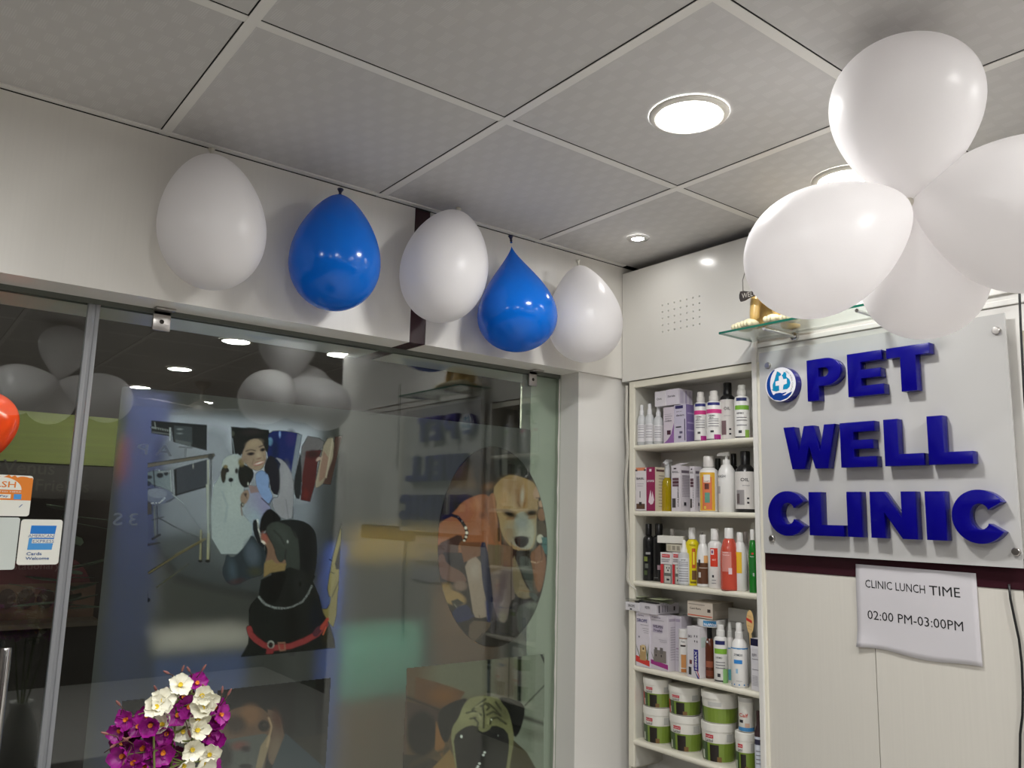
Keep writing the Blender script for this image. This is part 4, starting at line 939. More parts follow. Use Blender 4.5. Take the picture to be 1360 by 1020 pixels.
for k, (pl, prr, pt, lb, dx_) in enumerate(((922.3, 939, 520.9, 'white shampoo bottle with pink band, behind its twin on the top shelf', .014), (938.4, 958.2, 519.4, 'white shampoo bottle with pink band and magenta foot, middle of the top shelf', 0))):
    bottle('flip', lb, pl, prr, pt, 0, PWH, pm((220, 216, 212)), dx=dx_, bands=[(.70, .755, (40, 44, 120), 48, 2), (.54, .62, (206, 52, 130), 70, 5), (0.02, .12, (170, 40, 130), 26, 30), (.02, .035, INKc, 70), (.16, .20, (60, 60, 66), 12, -10)]+lines((.42, .38, .33, .28)), texts=[('DERMA', .48, .028, INKc, -10, .8), ('BATH', .44, .026, INKc, -14, .5)], group='pink-banded shampoo bottles')
bottle('shampoo', 'tall black-capped bottle with white label at the back right of the top shelf', 956.5, 976, 508.6, 0, PBK, PBK, lab=(.03, .70, PWH2), bands=[(.10, .34, (120, 96, 100), 22, -30), (.10, .13, INKc, 8, 20), (.18, .21, INKc, 8, 20), (.42, .425, GREYt, 25)], texts=[('OIL', .52, .05, INKc, 0, .8)], dx=.03)
bottle('flip', 'white shampoo bottle with lime green band at the right end of the top shelf', 975.4, 995, 511.5, 0, PWH, pm((222, 220, 214)), bands=[(.69, .75, (36, 46, 96), 42, 0), (.53, .61, (122, 176, 60), 60, 4), (.02, .04, INKc, 60), (.0, .16, (140, 180, 80), 18, 42), (.10, .15, (60, 60, 66), 12, -12)]+lines((.38, .33, .24)), texts=[('DERMO', .45, .03, INKc, -10, .9)])

# --- second shelf
carton('white carton with small cats and an orange rim, left end of the second shelf', 844, 858, 621.2, 1, (218, 212, 214), .05, dx=-.019, prints=[([(0, 1), (1, 1), (.8, .93), (.2, .93)], (214, 130, 90)), (0, .92, .2, .96, (70, 44, 50)), (.8, .92, 1, .96, (70, 44, 50)), (.1, .04, .9, .16, (90, 60, 40)), (.35, .12, .6, .2, (40, 32, 30)), (.42, .30, .48, .45, INKc), (.15, .62, .8, .625, GREYt), (.2, .57, .7, .575, GREYt)], texts=[('BASIL', .14, .72, .7, .05, INKc)])
carton('magenta carton with a white flame drop and cream side on the second shelf', 858.3, 870, 620.6, 1, (142, 24, 78), .055, dx=-.018, prints=[([(.25, .2), (.5, .14), (.75, .16), (.9, .25), (.7, .45), (.62, .3), (.5, .48), (.35, .34)], (226, 206, 214)), (.35, .9, .6, .96, (226, 206, 214))], texts=[('aroma', .1, .66, .8, .045, (236, 226, 230))], side=[(0, 0, 1, 1, (206, 196, 176)), (.1, .90, .8, .95, (90, 60, 60))]+[(.3, .1+.07*k, .8, .115+.07*k, (150, 140, 126)) for k in range(11)])
t, (cx, cy, r, zb, h) = bottle('squat', 'yellow liquid spray bottle with a clear trigger head on the second shelf', 879.8, 893, 622, 1, mat('yellow_liquid', (190, 166, 20), .12, trans=.3), CLR, dx=.012, bands=[(.0, .55, (166, 140, 28), 40, -50)])
t.name = 'trigger_spray_bottle'
f = Vector((math.cos(FACE+2.2), math.sin(FACE+2.2), 0)); tp = Vector((cx, cy, zb+h))
mb = MB().lathe([(r*.42, -.0), (r*.42, .012), (r*.3, .02), (0, .022)], tp, seg=16); mb.tube([tp+Vector((0, 0, .012))-f*r*.5, tp+Vector((0, 0, .022)), tp+f*r*.9+Vector((0, 0, .024))], [r*.5, r*.55, r*.3], 12).tube([tp+f*r*.5+Vector((0, 0, .02)), tp+f*r*1.0+Vector((0, 0, .004)), tp+f*r*1.1+Vector((0, 0, -.012))], [r*.16, r*.14, r*.1], 8)
mb.build('trigger_head', CLR, t, smooth=SM)
for k, (pl, prr, pt, dx_, lb) in enumerate(((891.5, 903.2, 618.5, 0, 'white spray carton with an open flap on the second shelf, left of two'), (916, 922, 619.4, .012, 'white spray carton partly behind its twin on the second shelf'))):
    carton(lb, pl, prr, pt, 1, (214, 208, 214), .055, dx=dx_, prints=[(.15, .60, .85, .66, (80, 44, 56)), (.15, .67, .85, .73, (100, 74, 84)), (.15, .54, .85, .59, (100, 74, 84)), (.1, .08, .5, .28, (70, 66, 66)), (.3, .92, .6, .95, (60, 50, 56))], texts=[('BASIL', .15, .84, .7, .04, INKc), ('CALMING', .85, .1, .45, .14, INKc, 'v')], side=[(.12, .84, .8, .9, (110, 100, 112))]+[(.15, .32+.035*k, .85, .335+.035*k, (160, 152, 162)) for k in range(14)]+[(.3, .13, .5, .2, INKc)], group='white spray cartons on the second shelf')
q = ypos(899, 640, XI); zf = zpos(897, 618.5, XI)
fl = bpy.data.objects['carton_body']
mb = MB(); yl_ = ypos(891.6, 640, XI); yr_ = ypos(903, 640, XI); mb.prism([(XI+.002, yl_-.001, zf), (XI+.002, yr_, zf), (XI+.03, yr_-.012, zf+.010), (XI+.03, yl_-.012, zf+.010)], (0, 0, .0006))
par = [o for o in bpy.data.objects if o.get('label', '').startswith('white spray carton with an open flap')][0]
mb.build('open_flap', pm((206, 200, 206), .5), par)
bottle('shampoo', 'yellow-fronted white shampoo bottle with a butterfly picture on the second shelf', 929.5, 953, 606, 1, PWH, PWH2, dx=-.004, bands=[(.02, .70, (226, 176, 60), 52, -8), (.04, .62, (214, 118, 80), 30, -6), (.52, .66, (232, 226, 216), 20, -6), (.40, .50, (96, 52, 44), 13, -6), (.16, .34, (96, 150, 130), 15, -4), (.05, .10, (220, 190, 80), 7, -18)], texts=[('beagle', .53, .025, (150, 40, 40), -6, .6)])
bottle('shampoo', 'dark bottle standing behind the white pump bottle on the second shelf', 947, 960, 609, 1, PBK, pm((44, 46, 40)), dx=.06)
bottle('pump', 'white pump dispenser bottle on the second shelf', 954, 976, 599.5, 1, PWH, PWH, bands=[(.30, .42, (176, 176, 178), 18, -60)], texts=[('WASH', .56, .045, (90, 92, 98), -38, 1.2)], face=FACE, dx=-.002)
bottle('squat', 'black-capped jar-like bottle with big white label at the right end of the second shelf', 976.5, 1003, 599.5, 1, PBK, PBK, lab=(.055, .66, PWH2), bands=[(.12, .36, (150, 146, 146), 24, -28), (.14, .30, (96, 84, 84), 10, -42), (.14, .17, INKc, 6, 16), (.21, .24, INKc, 6, 16)], texts=[('OIL', .50, .055, INKc, 0, .8), ('therapy', .42, .025, GREYt, 6, .7)], dx=-.002)
bottle('shampoo', 'small dark bottle behind the big white-labelled bottle on the second shelf', 968, 981, 602.5, 1, PBK, PBK, dx=.062)

# --- third shelf
bottle('shampoo', 'leftmost black bottle on the third shelf, with faint green print', 855, 868, 695.5, 2, PBK, PBK, dx=.01, bands=[(.46, .50, (150, 150, 150), 24, 4), (.34, .42, (120, 130, 60), 20, -22), (.22, .30, (100, 104, 96), 16, -12), (.10, .18, (70, 84, 50), 18, -22)])
bottle('shampoo', 'second black bottle on the third shelf, behind the red and white cartons', 867.2, 883, 695.3, 2, PBK, PBK, dx=.022, bands=[(.20, .28, (170, 140, 150), 14, 10), (.06, .065, (160, 160, 160), 20, -20)])
for k, (pl, prr, pb_, lb) in enumerate(((877.3, 892.2, 774.2, 'red and white carton with a puppy face on the third shelf, left of two'), (893, 904.5, 775.2, 'red and white carton with a puppy face on the third shelf, right of two'))):
    carton(lb, pl, prr, 733.5, 2, (222, 216, 216), .05, dx=-.004, prints=[(0, 0, .28, .62, (196, 44, 52)), (.28, 0, 1, .62, (104, 104, 98)), (.36, .34, .9, .60, (206, 204, 196)), (.36, .02, .9, .24, (190, 188, 180)), (.52, .48, .6, .53, INKc), (.74, .48, .82, .53, INKc), (.62, .40, .74, .45, INKc), (.55, .1, .8, .16, INKc), (.15, .84, .85, .94, (206, 44, 56)), (.1, .76, .85, .78, GREYt), (.1, .70, .75, .72, GREYt)], texts=[('beaphar', .2, .865, .6, .05, (236, 230, 230))], group='puppy-face red cartons on the third shelf')
carton('small cream carton lying on the red and white puppy cartons', 885, 905, 722.8, 2, (200, 194, 176), .04, pb=732.6, dx=.0, prints=[(.08, .15, .3, .85, (170, 162, 140)), (.4, .2, .6, .8, (150, 144, 130)), (.7, .2, .9, .8, (150, 144, 130))])
carton('white flat carton tilted on top of the small cream carton, third shelf', 873, 901, 711.5, 2, (222, 220, 212), .06, pb=721.5, dx=-.012, rot=.35)
bottle('slope', 'small white-capped bottle lying behind the tilted carton on the third shelf', 887.5, 898.5, 702.5, 2, PWH2, PWH2, dx=.06, zoff=.0)
bottle('dropper', 'small clear dropper bottle with white label at the front of the third shelf', 901.3, 916, 717, 2, CLR, PWH, dx=-.012, lab=(.04, .60, pm((214, 216, 220), .4)), bands=lines((.50, .46, .42, .36, .30, .25, .20, .14, .09), GREYt, 45), texts=[('spray', .54, .03, INKc, 0, .7)])
bottle('shampoo', 'yellow bottle with a white cap and a small dog picture on the third shelf', 911.4, 927.6, 700.8, 2, pm((224, 206, 24), .35), PWH, dx=.008, bands=[(.30, .64, (196, 92, 40), 16, 18), (.36, .58, (232, 214, 60), 9, 18), (.10, .26, (110, 80, 50), 20, 22), (.04, .07, (120, 104, 30), 24, 14)], texts=[('TICKS', .68, .03, (120, 100, 30), 6, .9)])
bottle('slope', 'white bottle with brown and orange label and small cap, middle of the third shelf', 925.8, 941.2, 710, 2, PWH, PWH, dx=-.004, bands=[(.06, .46, (96, 62, 40), 75, 8), (.46, .60, (222, 170, 110), 26, 40), (.18, .28, (200, 196, 190), 12, -26), (.40, .52, (44, 40, 40), 10, -28)]+[(.36, .37, (220, 210, 200), 40, 10)])
bottle('slope', 'small white-capped bottle behind the brown-labelled bottle on the third shelf', 927.5, 936, 706.5, 2, PWH2, pm((170, 166, 160)), dx=.055)
bottle('shampoo', 'tall white bottle with a red square label on the third shelf', 940.5, 958.5, 702, 2, PWH, PWH, dx=-.004, bands=[(.36, .67, (212, 62, 40), 30, -4), (.56, .65, (232, 222, 222), 13, -16), (.58, .63, (120, 70, 110), 7, -16), (.18, .22, INKc, 7, -12), (.13, .14, GREYt, 16, -6), (.08, .09, GREYt, 18, -6)], texts=[('MINT', .46, .03, (240, 200, 190), -2, .5)])
COR = mat('coral_liquid', (226, 96, 76), .1, trans=.35)
bottle('slope', 'coral red translucent bottle standing proud of the third shelf edge', 957, 979.5, 701.3, 2, COR, PWH, dx=-.026, zoff=0, bands=[(.30, .62, (206, 132, 122), 32, -14), (.26, .36, (224, 200, 206), 11, 10), (.60, .61, (240, 210, 206), 20, -20)], texts=[('beaphar', .555, .02, (250, 230, 230), -14, .8)])
bottle('slope', 'white bottle with a yellow front, behind the coral bottle on the third shelf', 974.5, 991.5, 706.8, 2, PWH, PWH, dx=.0, bands=[(.30, .66, (230, 186, 50), 40, -24), (.42, .58, (206, 90, 60), 12, -44)])
bottle('shampoo', 'white-capped bottle glimpsed between the yellow-fronted and the green one', 985, 995, 706.3, 2, PWH2, pm((196, 188, 184)), dx=.05)
bottle('slope', 'green translucent bottle at the right end of the third shelf', 993.8, 1005, 703, 2, mat('green_liquid', (40, 140, 50), .1, trans=.3), PWH, dx=-.010, bands=[(.28, .62, (30, 110, 44), 30, -10), (.26, .31, (160, 176, 160), 10, 10), (.60, .63, (206, 60, 56), 14, 0)], texts=[('beaphar', .555, .02, (240, 240, 230), -6, .9)])
carton('narrow white carton at the back right corner of the third shelf', 998, 1003, 694.5, 2, (214, 212, 206), .03, dx=.05)

# --- fourth shelf
carton('tall white carton printed SIROPE with puppy and red foot, left end of fourth shelf', 844.6, 862.6, 812, 3, (212, 206, 214), .05, dx=-.018, prints=[([(0, .08), (1, .03), (1, .13), (.0, .19)], (204, 48, 40)), (.3, .12, .75, .38, (176, 146, 96)), (.42, .28, .68, .40, (206, 184, 140)), (.5, .31, .6, .35, (60, 46, 36)), ([(.0, .4), (.3, .2), (.32, .14), (.1, .3)], (90, 110, 70)), ([(.7, .48), (.8, .2), (.9, .18), (.72, .4)], (100, 120, 80)), ([(.95, .44), (.8, .15), (.9, .12)], (90, 110, 70)), (.2, .52, .3, .55, (120, 120, 130)), (.35, .76, .95, .765, GREYt), (.5, .70, .95, .705, GREYt), (.55, .66, .95, .665, GREYt), (.6, .62, .95, .625, GREYt)], texts=[('SIROPE', .1, .81, .75, .06, (52, 44, 110)), ('Canina', .15, .92, .45, .03, (110, 100, 120))])
carton('tall white carton with kittens and a magenta foot, second on the fourth shelf', 863.8, 887, 816.5, 3, (208, 202, 210), .055, dx=-.012, prints=[([(0, .09), (1, .035), (1, .12), (0, .17)], (160, 44, 130)), (.2, .14, .9, .36, (126, 118, 112)), (.25, .30, .4, .40, (106, 100, 98)), (.55, .3, .72, .41, (106, 100, 98)), (.3, .24, .36, .28, (40, 36, 36)), (.6, .24, .66, .28, (40, 36, 36)), ([(.02, .34), (.2, .2), (.22, .14)], (100, 110, 80)), (.15, .68, .7, .76, (180, 170, 190)), (.15, .76, .75, .82, (180, 170, 190)), (.5, .55, .95, .555, GREYt), (.55, .52, .95, .525, GREYt), (.08, .90, .8, .905, GREYt)], texts=[('WELPEN', .17, .765, .55, .045, (40, 30, 60)), ('Tropfen', .2, .69, .5, .045, (40, 30, 60)), ('Canina', .1, .94, .5, .03, (110, 100, 120))], side=[(.1, .90, .7, .95, (170, 160, 176))]+[(.2, .2+.045*k, .85, .215+.045*k, (172, 166, 178)) for k in range(14)])
carton('tall white carton seen edge-on behind the kitten carton, fourth shelf', 896.5, 905, 818.5, 3, (196, 190, 200), .05, dx=.02, prints=[(.1, .90, .8, .95, (160, 150, 170)), (.2, .4, .9, .42, (150, 90, 130))]+[(.15, .2+.05*k, .85, .212+.05*k, (166, 160, 172)) for k in range(5)])
carton('flat carton overhanging the shelf edge, left of two on the tall cartons', 830.5, 848.4, 799.5, 3, (206, 204, 208), .05, pb=810.8, dx=-.030, texts=[('SIROPE', .2, .42, .5, .3, INKc)], prints=[(.35, .08, .5, .25, INKc)])
carton('flat carton lying on the kitten carton with its striped side facing right', 848.9, 871.5, 800.5, 3, (206, 202, 208), .11, pb=815.2, dx=-.024, texts=[('WELPEN', .34, .45, .3, .25, INKc)], side=[(.1, .15, .16, .85, (90, 84, 96)), (.25, .2, .3, .8, (150, 146, 156)), (.36, .2, .4, .8, (150, 146, 156)), (.46, .2, .5, .8, (150, 146, 156)), (.75, .3, .82, .7, (70, 64, 76))], rot=.0)
# foil sachets on top
for k, (u0, u1, lb) in enumerate(((831, 851, 'crumpled silver foil sachet on the left overhanging flat carton'), (850, 884, 'larger shiny foil sachet with a pale green top on the flat cartons'))):
    p0 = hit(u0, 792+1*k, 0, XI-.026); p1 = hit(u1, 794+k, 0, XI-.020); zb = (zpos(848, 799.5, XI-.022))+.0012
    t = thing('foil_sachet', lb, 'sachet', ((p0.x+p1.x)/2, (p0.y+p1.y)/2, zb), 'foil sachets on the fourth shelf')
    mb = MB(); n, m_ = 14, 10; g = []
    rnd = random.Random(k+3); ly = p0.y-p1.y; lx = .075
    for sgn in (1, -1):
        g = [[mb.bm.verts.new((XI-.030+lx*i/n, p0.y-ly*j/m_, zb+.004+sgn*(.004*math.sin(PI*i/n)*math.sin(PI*j/m_)+ (0 if i in (0, n) or j in (0, m_) else rnd.uniform(-.0009, .0009)))+.003*math.sin(i*.6+k))) for j in range(m_+1)] for i in range(n+1)]
        for i in range(n):
            for j in range(m_): mb.bm.faces.new((g[i][j], g[i+1][j], g[i+1][j+1], g[i][j+1]))
    bmesh.ops.remove_doubles(mb.bm, verts=mb.bm.verts[:], dist=1e-5)
    mb.build('foil', mat('silver_foil', (206, 208, 204), .22, metal=1), t)
    MB().quad((XI-.012, p0.y-ly*.25, zb+.0125), (XI+.04, p0.y-ly*.25, zb+.0135), (XI+.04, p0.y-ly*.8, zb+.0135), (XI-.012, p0.y-ly*.8, zb+.0125)).build('printed_panel', pm((206, 214, 180), .5), t)
bottle('tube', 'small white and orange bottle between the tall cartons and the blue-striped carton', 902, 914, 835, 3, PWH, PWH, dx=.012, bands=[(.12, .42, (206, 146, 90), 30, 6), (.60, .64, (60, 50, 50), 30, 0), (.02, .10, (190, 120, 60), 30, 6), (.78, .80, (170, 120, 90), 50)], texts=[('Tonic', .70, .03, INKc, 0, .7)])
carton('white carton with blue lettered stripe HIMAX running up its edge, fourth shelf', 912.5, 928.5, 832, 3, (216, 212, 216), .045, dx=-.014, prints=[(.55, .14, .92, .56, (42, 38, 130)), ([(.45, .28), (.58, .16), (1.0, .0), (.85, .0)], (40, 50, 140)), ([(.5, .36), (.62, .26), (1.0, .06), (1.0, .0)], (190, 50, 80)), (.12, .05, .35, .2, (60, 60, 60)), (.2, .26, .4, .34, (110, 60, 60)), (.6, .80, .66, .84, INKc), (.8, .80, .86, .84, INKc), (.62, .70, .68, .74, INKc), (.82, .70, .88, .74, INKc)], texts=[('HIMAX', .83, .17, .36, .18, (236, 236, 244), 'v'), ('SKI', .1, .78, .3, .05, INKc)], side=[(.2, .6, .7, .8, (190, 206, 200))])
bottle('tube', 'dark teal round tin behind the small orange bottle, fourth shelf', 907, 916, 817, 3, pm((26, 70, 76)), pm((20, 56, 62)), dx=.07)
bottle('squat', 'brown bottle standing behind the blue-striped carton on the fourth shelf', 936, 949, 833, 3, pm((90, 44, 26), .25), PBK, dx=.014, bands=[(.22, .34, (150, 84, 60), 40, 0), (.05, .16, (120, 60, 40), 40, 0), (.70, .74, (200, 200, 200), 10, -20)])
# round tub under the wide flat carton
yl_, yr_ = ypos(916.5, 826, XI+.0), ypos(946, 826, XI+.0); r = (yl_-yr_)/2; cy = (yl_+yr_)/2-.004; z1 = zpos(931, 821.5, XI); z0 = zpos(931, 832.3, XI)
t = thing('ointment_tub', 'flat round white tub with blue lettering, under the wide beige carton', 'tub', (XI+r+.002, cy, z0))
MB().lathe([(0, z0), (r*.97, z0), (r, z0+.002), (r, z1-.004), (r*.98, z1-.001), (0, z1-.001)], (XI+r+.002, cy, 0), seg=36).build('body', PWH, t, smooth=SM)
mb = MB(); wrap(mb, XI+r+.002, cy, r+.0003, FACE-.5, FACE+.45, z0+.003, z1-.005); mb.build('printed_band', pm((70, 140, 190)), t)
mb = MB(); put_text(mb, 'NuWits', lambda u, v: Vector((XI+r+.002+(r+.0008)*math.cos(FACE+u/r), cy+(r+.0008)*math.sin(FACE+u/r), z0+.0045+v)), w=r*.85, h=.008, align='c', weight=.02); mb.build('lettering', pm((236, 240, 246)), t)
carton('wide beige carton with a red line lying on the round tub, fourth shelf', 913, 946.5, 798.8, 3, (206, 194, 180), .10, pb=820.6, dx=.0, prints=[(.02, .10, .98, .16, (206, 90, 60)), (.8, .4, .92, .6, (70, 60, 56)), (.05, .8, .7, .84, (140, 130, 120))], texts=[('Cani flora', .1, .5, .45, .13, (90, 80, 76))], side=[(0, 0, 1, 1, (140, 132, 120)), (.1, .2, .9, .5, (150, 142, 130))])
carton('grey-white carton at the back right of the fourth shelf', 967, 994, 808, 3, (188, 186, 180), .03, dx=.075, prints=[(.1, .8, .8, .82, (150, 148, 142)), (.1, .7, .8, .72, (150, 148, 142))])
bottle('flip', 'white shampoo bottle with a lime green band on the fourth shelf', 948.3, 966, 829.6, 3, PWH, PWH, dx=-.010, bands=[(.66, .73, (36, 40, 96), 42, -2), (.50, .59, (130, 180, 60), 58, 2), (.02, .045, INKc, 60), (.0, .24, (150, 200, 130), 24, 44), (.10, .16, (60, 60, 66), 12, -12)]+lines((.35, .30, .25)), texts=[('DERMO', .42, .03, INKc, -10, .9)])
bottle('mist', 'white spray bottle behind the blue-ringed one on the fourth shelf', 963, 976, 826.5, 3, PWH2, pm((206, 206, 202)), dx=.022, bands=[(.04, .22, (90, 160, 170), 60, 0), (.56, .58, (90, 150, 190), 90)])
bottle('mist', 'white spray bottle with light blue rings at the front right of the fourth shelf', 970.8, 992.5, 827, 3, PWH, PWH, dx=-.020, bands=[(.595, .615, (60, 136, 196), 170), (.035, .055, (60, 136, 196), 170), (.37, .43, (50, 130, 200), 28, -6), (.22, .29, (150, 190, 216), 7, -14), (.10, .105, GREYt, 20, 0)], texts=[('ZYMOX', .49, .035, (44, 60, 80), -4, 1.0)])
t = thing('round_tag', 'cream and orange oval cardboard tag leaning at the right of the fourth shelf', 'tag', (XI+.0, ypos(996, 840, XI), zt[3]+.0004))
pcx = onx(996, 826, XI-.004); Rt = .0165
mb = MB(); mb.prism([(XI-.004, pcx.y+.0125*math.cos(2*PI*k/28), pcx.z+.0330*math.sin(2*PI*k/28)) for k in range(28)], (.0012, 0, 0)).build('disc', pm((226, 190, 130), .5), t)
mb = MB(); mb.prism([(XI-.0042, pcx.y+.010*a_, pcx.z+.034*b_) for a_, b_ in ((-.4, -.9), (.4, -.9), (.15, -1.9), (-.75, -1.95))], (.001, 0, 0)).build('stick', pm((210, 180, 126), .5), t)
mb = MB(); mb.prism([(XI-.0043, pcx.y+a_*.012, pcx.z+b_*.012) for a_, b_ in ((1, .3), (-.6, -.3), (-.6, .35), (1, .95))], (-.0002, 0, 0)).build('red_ribbon', pm((206, 60, 46), .5), t)
mb = MB()
for k in range(3): put_text(mb, 'Special care', lambda u, v: Vector((XI-.0046, pcx.y+.008-u, pcx.z+(.016, -.012, -.020)[k]+v-u*.25)), w=.014, h=.0030)
mb.build('lettering', pm((150, 80, 50)), t)
carton('white carton with a dark blue top at the right end of the fourth shelf', 997, 1008, 848, 3, (214, 212, 216), .04, dx=-.010, prints=[(0, .86, 1, 1, (30, 30, 60)), (.0, .80, 1, .86, (224, 222, 226)), (.15, .60, .9, .61, GREYt), (.15, .40, .9, .41, GREYt)]+[(.15, .1+.03*k, .8, .108+.03*k, (170, 168, 174)) for k in range(7)], texts=[('EPI', .2, .66, .5, .05, (120, 116, 124))])

# --- bottom shelf: round feed tubs
GRN = pm((122, 146, 56), .35); DGR = pm((60, 84, 44), .35)
TUB = pm((226, 224, 216), .3)
def tub(label, pl, prr, pt, pb, z0=None, dx=0.0, red=False, plain=False, name='feed_tub'):
    x = XI+dx; pm_ = (pl+prr)/2; yl_, yr_ = ypos(pl, pt+20, x), ypos(prr, pt+20, x); r = (yl_-yr_)/2*.86; cx = x+r; 
    e = hit(pm_, pt+20, 0, cx); cy = e.y; r = abs(hit(pl, pt+20, 0, cx).y-hit(prr, pt+20, 0, cx).y)/2*.855
    z1 = hit(pm_, pt+3, 0, cx-r).z; zb = z0 if z0 is not None else zt[4]+.0004
    h = z1-zb; t = thing(name, label, 'tub', (cx, cy, zb), 'round white feed tubs stacked on the bottom shelf')
    MB().lathe([(0, zb), (r*.86, zb), (r*.88, zb+.002), (r*.965, zb+.80*h), (r*.965, zb+.82*h), (0, zb+.82*h)], (cx, cy, 0), seg=40).build('body', TUB, t, smooth=SM)
    MB().lathe([(r*.97, zb+.79*h), (r*1.0, zb+.795*h), (r*1.0, zb+.95*h), (r*.99, zb+.985*h), (r*.93, zb+h), (r*.90, zb+.985*h), (0, zb+.985*h)], (cx, cy, 0), seg=40).build('lid', TUB, t, smooth=SM)
    def rr(v): return r*(.88+(.965-.88)*v/.80)+.0005
    def cone(a0, a1, v0, v1, m, name_, e=0.0, n=14):
        mb = MB(); a0, a1 = FACE+math.radians(a0), FACE+math.radians(a1)
        for k in range(n):
            b0, b1 = a0+(a1-a0)*k/n, a0+(a1-a0)*(k+1)/n
            mb.quad(*[(cx+(rr(v)+e)*math.cos(b), cy+(rr(v)+e)*math.sin(b), zb+v*h) for b, v in ((b0, v0), (b1, v0), (b1, v1), (b0, v1))])
        return mb.build(name_, m, t, smooth=True)
    if plain:
        cone(-88, 88, .03, .50, GRN, 'label_green'); cone(-95, -60, .03, .50, DGR, 'label_dark', .0004); cone(-35, 10, .56, .70, pm((196, 196, 192)), 'white_patch', .0003)
    else:
        cone(-90, 90, .03, .50, GRN, 'label_green'); cone(-80, -36, .03, .50, DGR, 'label_grass', .0004)
        cone(-26, 6, .03, .46, pm((34, 28, 24), .4), 'dog_picture', .0006, 8); cone(0, 16, .03, .16, pm((120, 90, 50)), 'dog_paw', .0008, 4); cone(-62, -52, .06, .28, pm((200, 206, 190)), 'white_flower', .0008, 3)
        if red: cone(-95, -58, .03, .50, pm((196, 34, 44)), 'label_red', .0009)
        cone(-44, -12, .62, .71, pm((196, 44, 58)), 'red_logo', .0003, 8); cone(34, 60, .54, .74, pm((190, 190, 186)), 'white_patch', .0003, 4)
        mb = MB(); R_ = rr(.6)+.0012; c0 = FACE-math.radians(28)
        put_text(mb, 'beaphar', lambda u, v: Vector((cx+R_*math.cos(c0+u/R_), cy+R_*math.sin(c0+u/R_), zb+.635*h+v)), w=r*.5, h=.055*h, align='c'); mb.build('lettering', pm((240, 226, 226)), t)
        mb = MB(); R_ = rr(.55)+.0012; c0 = FACE-math.radians(28)
        put_text(mb, 'Lactol', lambda u, v: Vector((cx+R_*math.cos(c0+u/R_), cy+R_*math.sin(c0+u/R_), zb+.525*h+v)), w=r*.5, h=.075*h, align='c', weight=.01); mb.build('lettering', pm(INKc), t)
    return zb+h+.0004, t
zA, _ = tub('lower left feed tub of the stack, with a black dog on green', 856.5, 891.5, 940, 987, dx=-.016)
tub('upper left feed tub with a red label edge, top of its stack', 856.5, 891, 901.5, 945, z0=zA, red=True, dx=-.016)
zB_, _ = tub('lower tub second from left, black dog on green, under the twin-labelled tub', 891.5, 931.5, 951, 1000, dx=-.010)
tub('upper tub second from left with red and green label, under the shelf', 890, 929.5, 912.5, 956, z0=zB_, red=True, dx=-.010)
zC, _ = tub('lower middle feed tub with a black dog on green, under the plain green one', 933, 976, 961, 1014, dx=-.014)
tub('upper middle feed tub with a plain green label and white patch', 933, 979.5, 920, 968, z0=zC, plain=True, dx=-.014)
zD, tD = tub('right lower feed tub with a black dog on green, below the calf jar', 977, 1003.5, 972, 1030, dx=-.016)
zk = zD
x = XI-.004; cx = x+.022; e = hit(991, 950, 0, cx); r = .0215
t = thing('supplement_jar', 'white jar with red lettering and blue base on top of the right feed tub', 'jar', (cx, e.y, zk)); z1 = zpos(991, 928, x)
MB().lathe([(0, zk), (r*.96, zk), (r, zk+.002), (r, z1-.012), (r*.9, z1-.010)], (cx, e.y, 0), seg=32).build('body', TUB, t, smooth=SM)
MB().lathe([(r*1.03, z1-.012), (r*1.04, z1-.002), (r*1.0, z1), (0, z1)], (cx, e.y, 0), seg=32).build('lid', pm((196, 194, 190), .3), t, smooth=SM)
mb = MB(); wrap(mb, cx, e.y, r+.0004, FACE-1.6, FACE+1.6, zk+.002, zk+.012, 20); mb.build('blue_base', pm((70, 140, 196)), t, smooth=True)
mb = MB(); wrap(mb, cx, e.y, r+.0004, FACE-.9, FACE-.35, zk+.024, zk+.032, 6); mb.build('mountain_print', pm((50, 50, 54)), t); mb = MB(); wrap(mb, cx, e.y, r+.0004, FACE-.1, FACE+.5, zk+.0125, zk+.024, 6); mb.build('skin_print', pm((214, 180, 160)), t)
mb = MB(); put_text(mb, 'Calf', lambda u, v: Vector((cx+(r+.001)*math.cos(FACE-.3+u/r), e.y+(r+.001)*math.sin(FACE-.3+u/r), zk+.040+v)), w=r*1.2, h=.010, align='c', weight=.01); mb.build('lettering', pm((206, 60, 40)), t)
bottle('squat', 'dark-lidded bottle with a pale label at the right end of the bottom shelf', 1002, 1012, 944, 4, pm((50, 34, 36), .3), pm((56, 40, 40), .3), dx=-.024, lab=(.02, .62, pm((198, 204, 214), .4)), bands=[(.62, .70, (60, 40, 44), 120), (.50, .58, (44, 44, 66), 120)]+lines((.40, .34, .28, .22)))
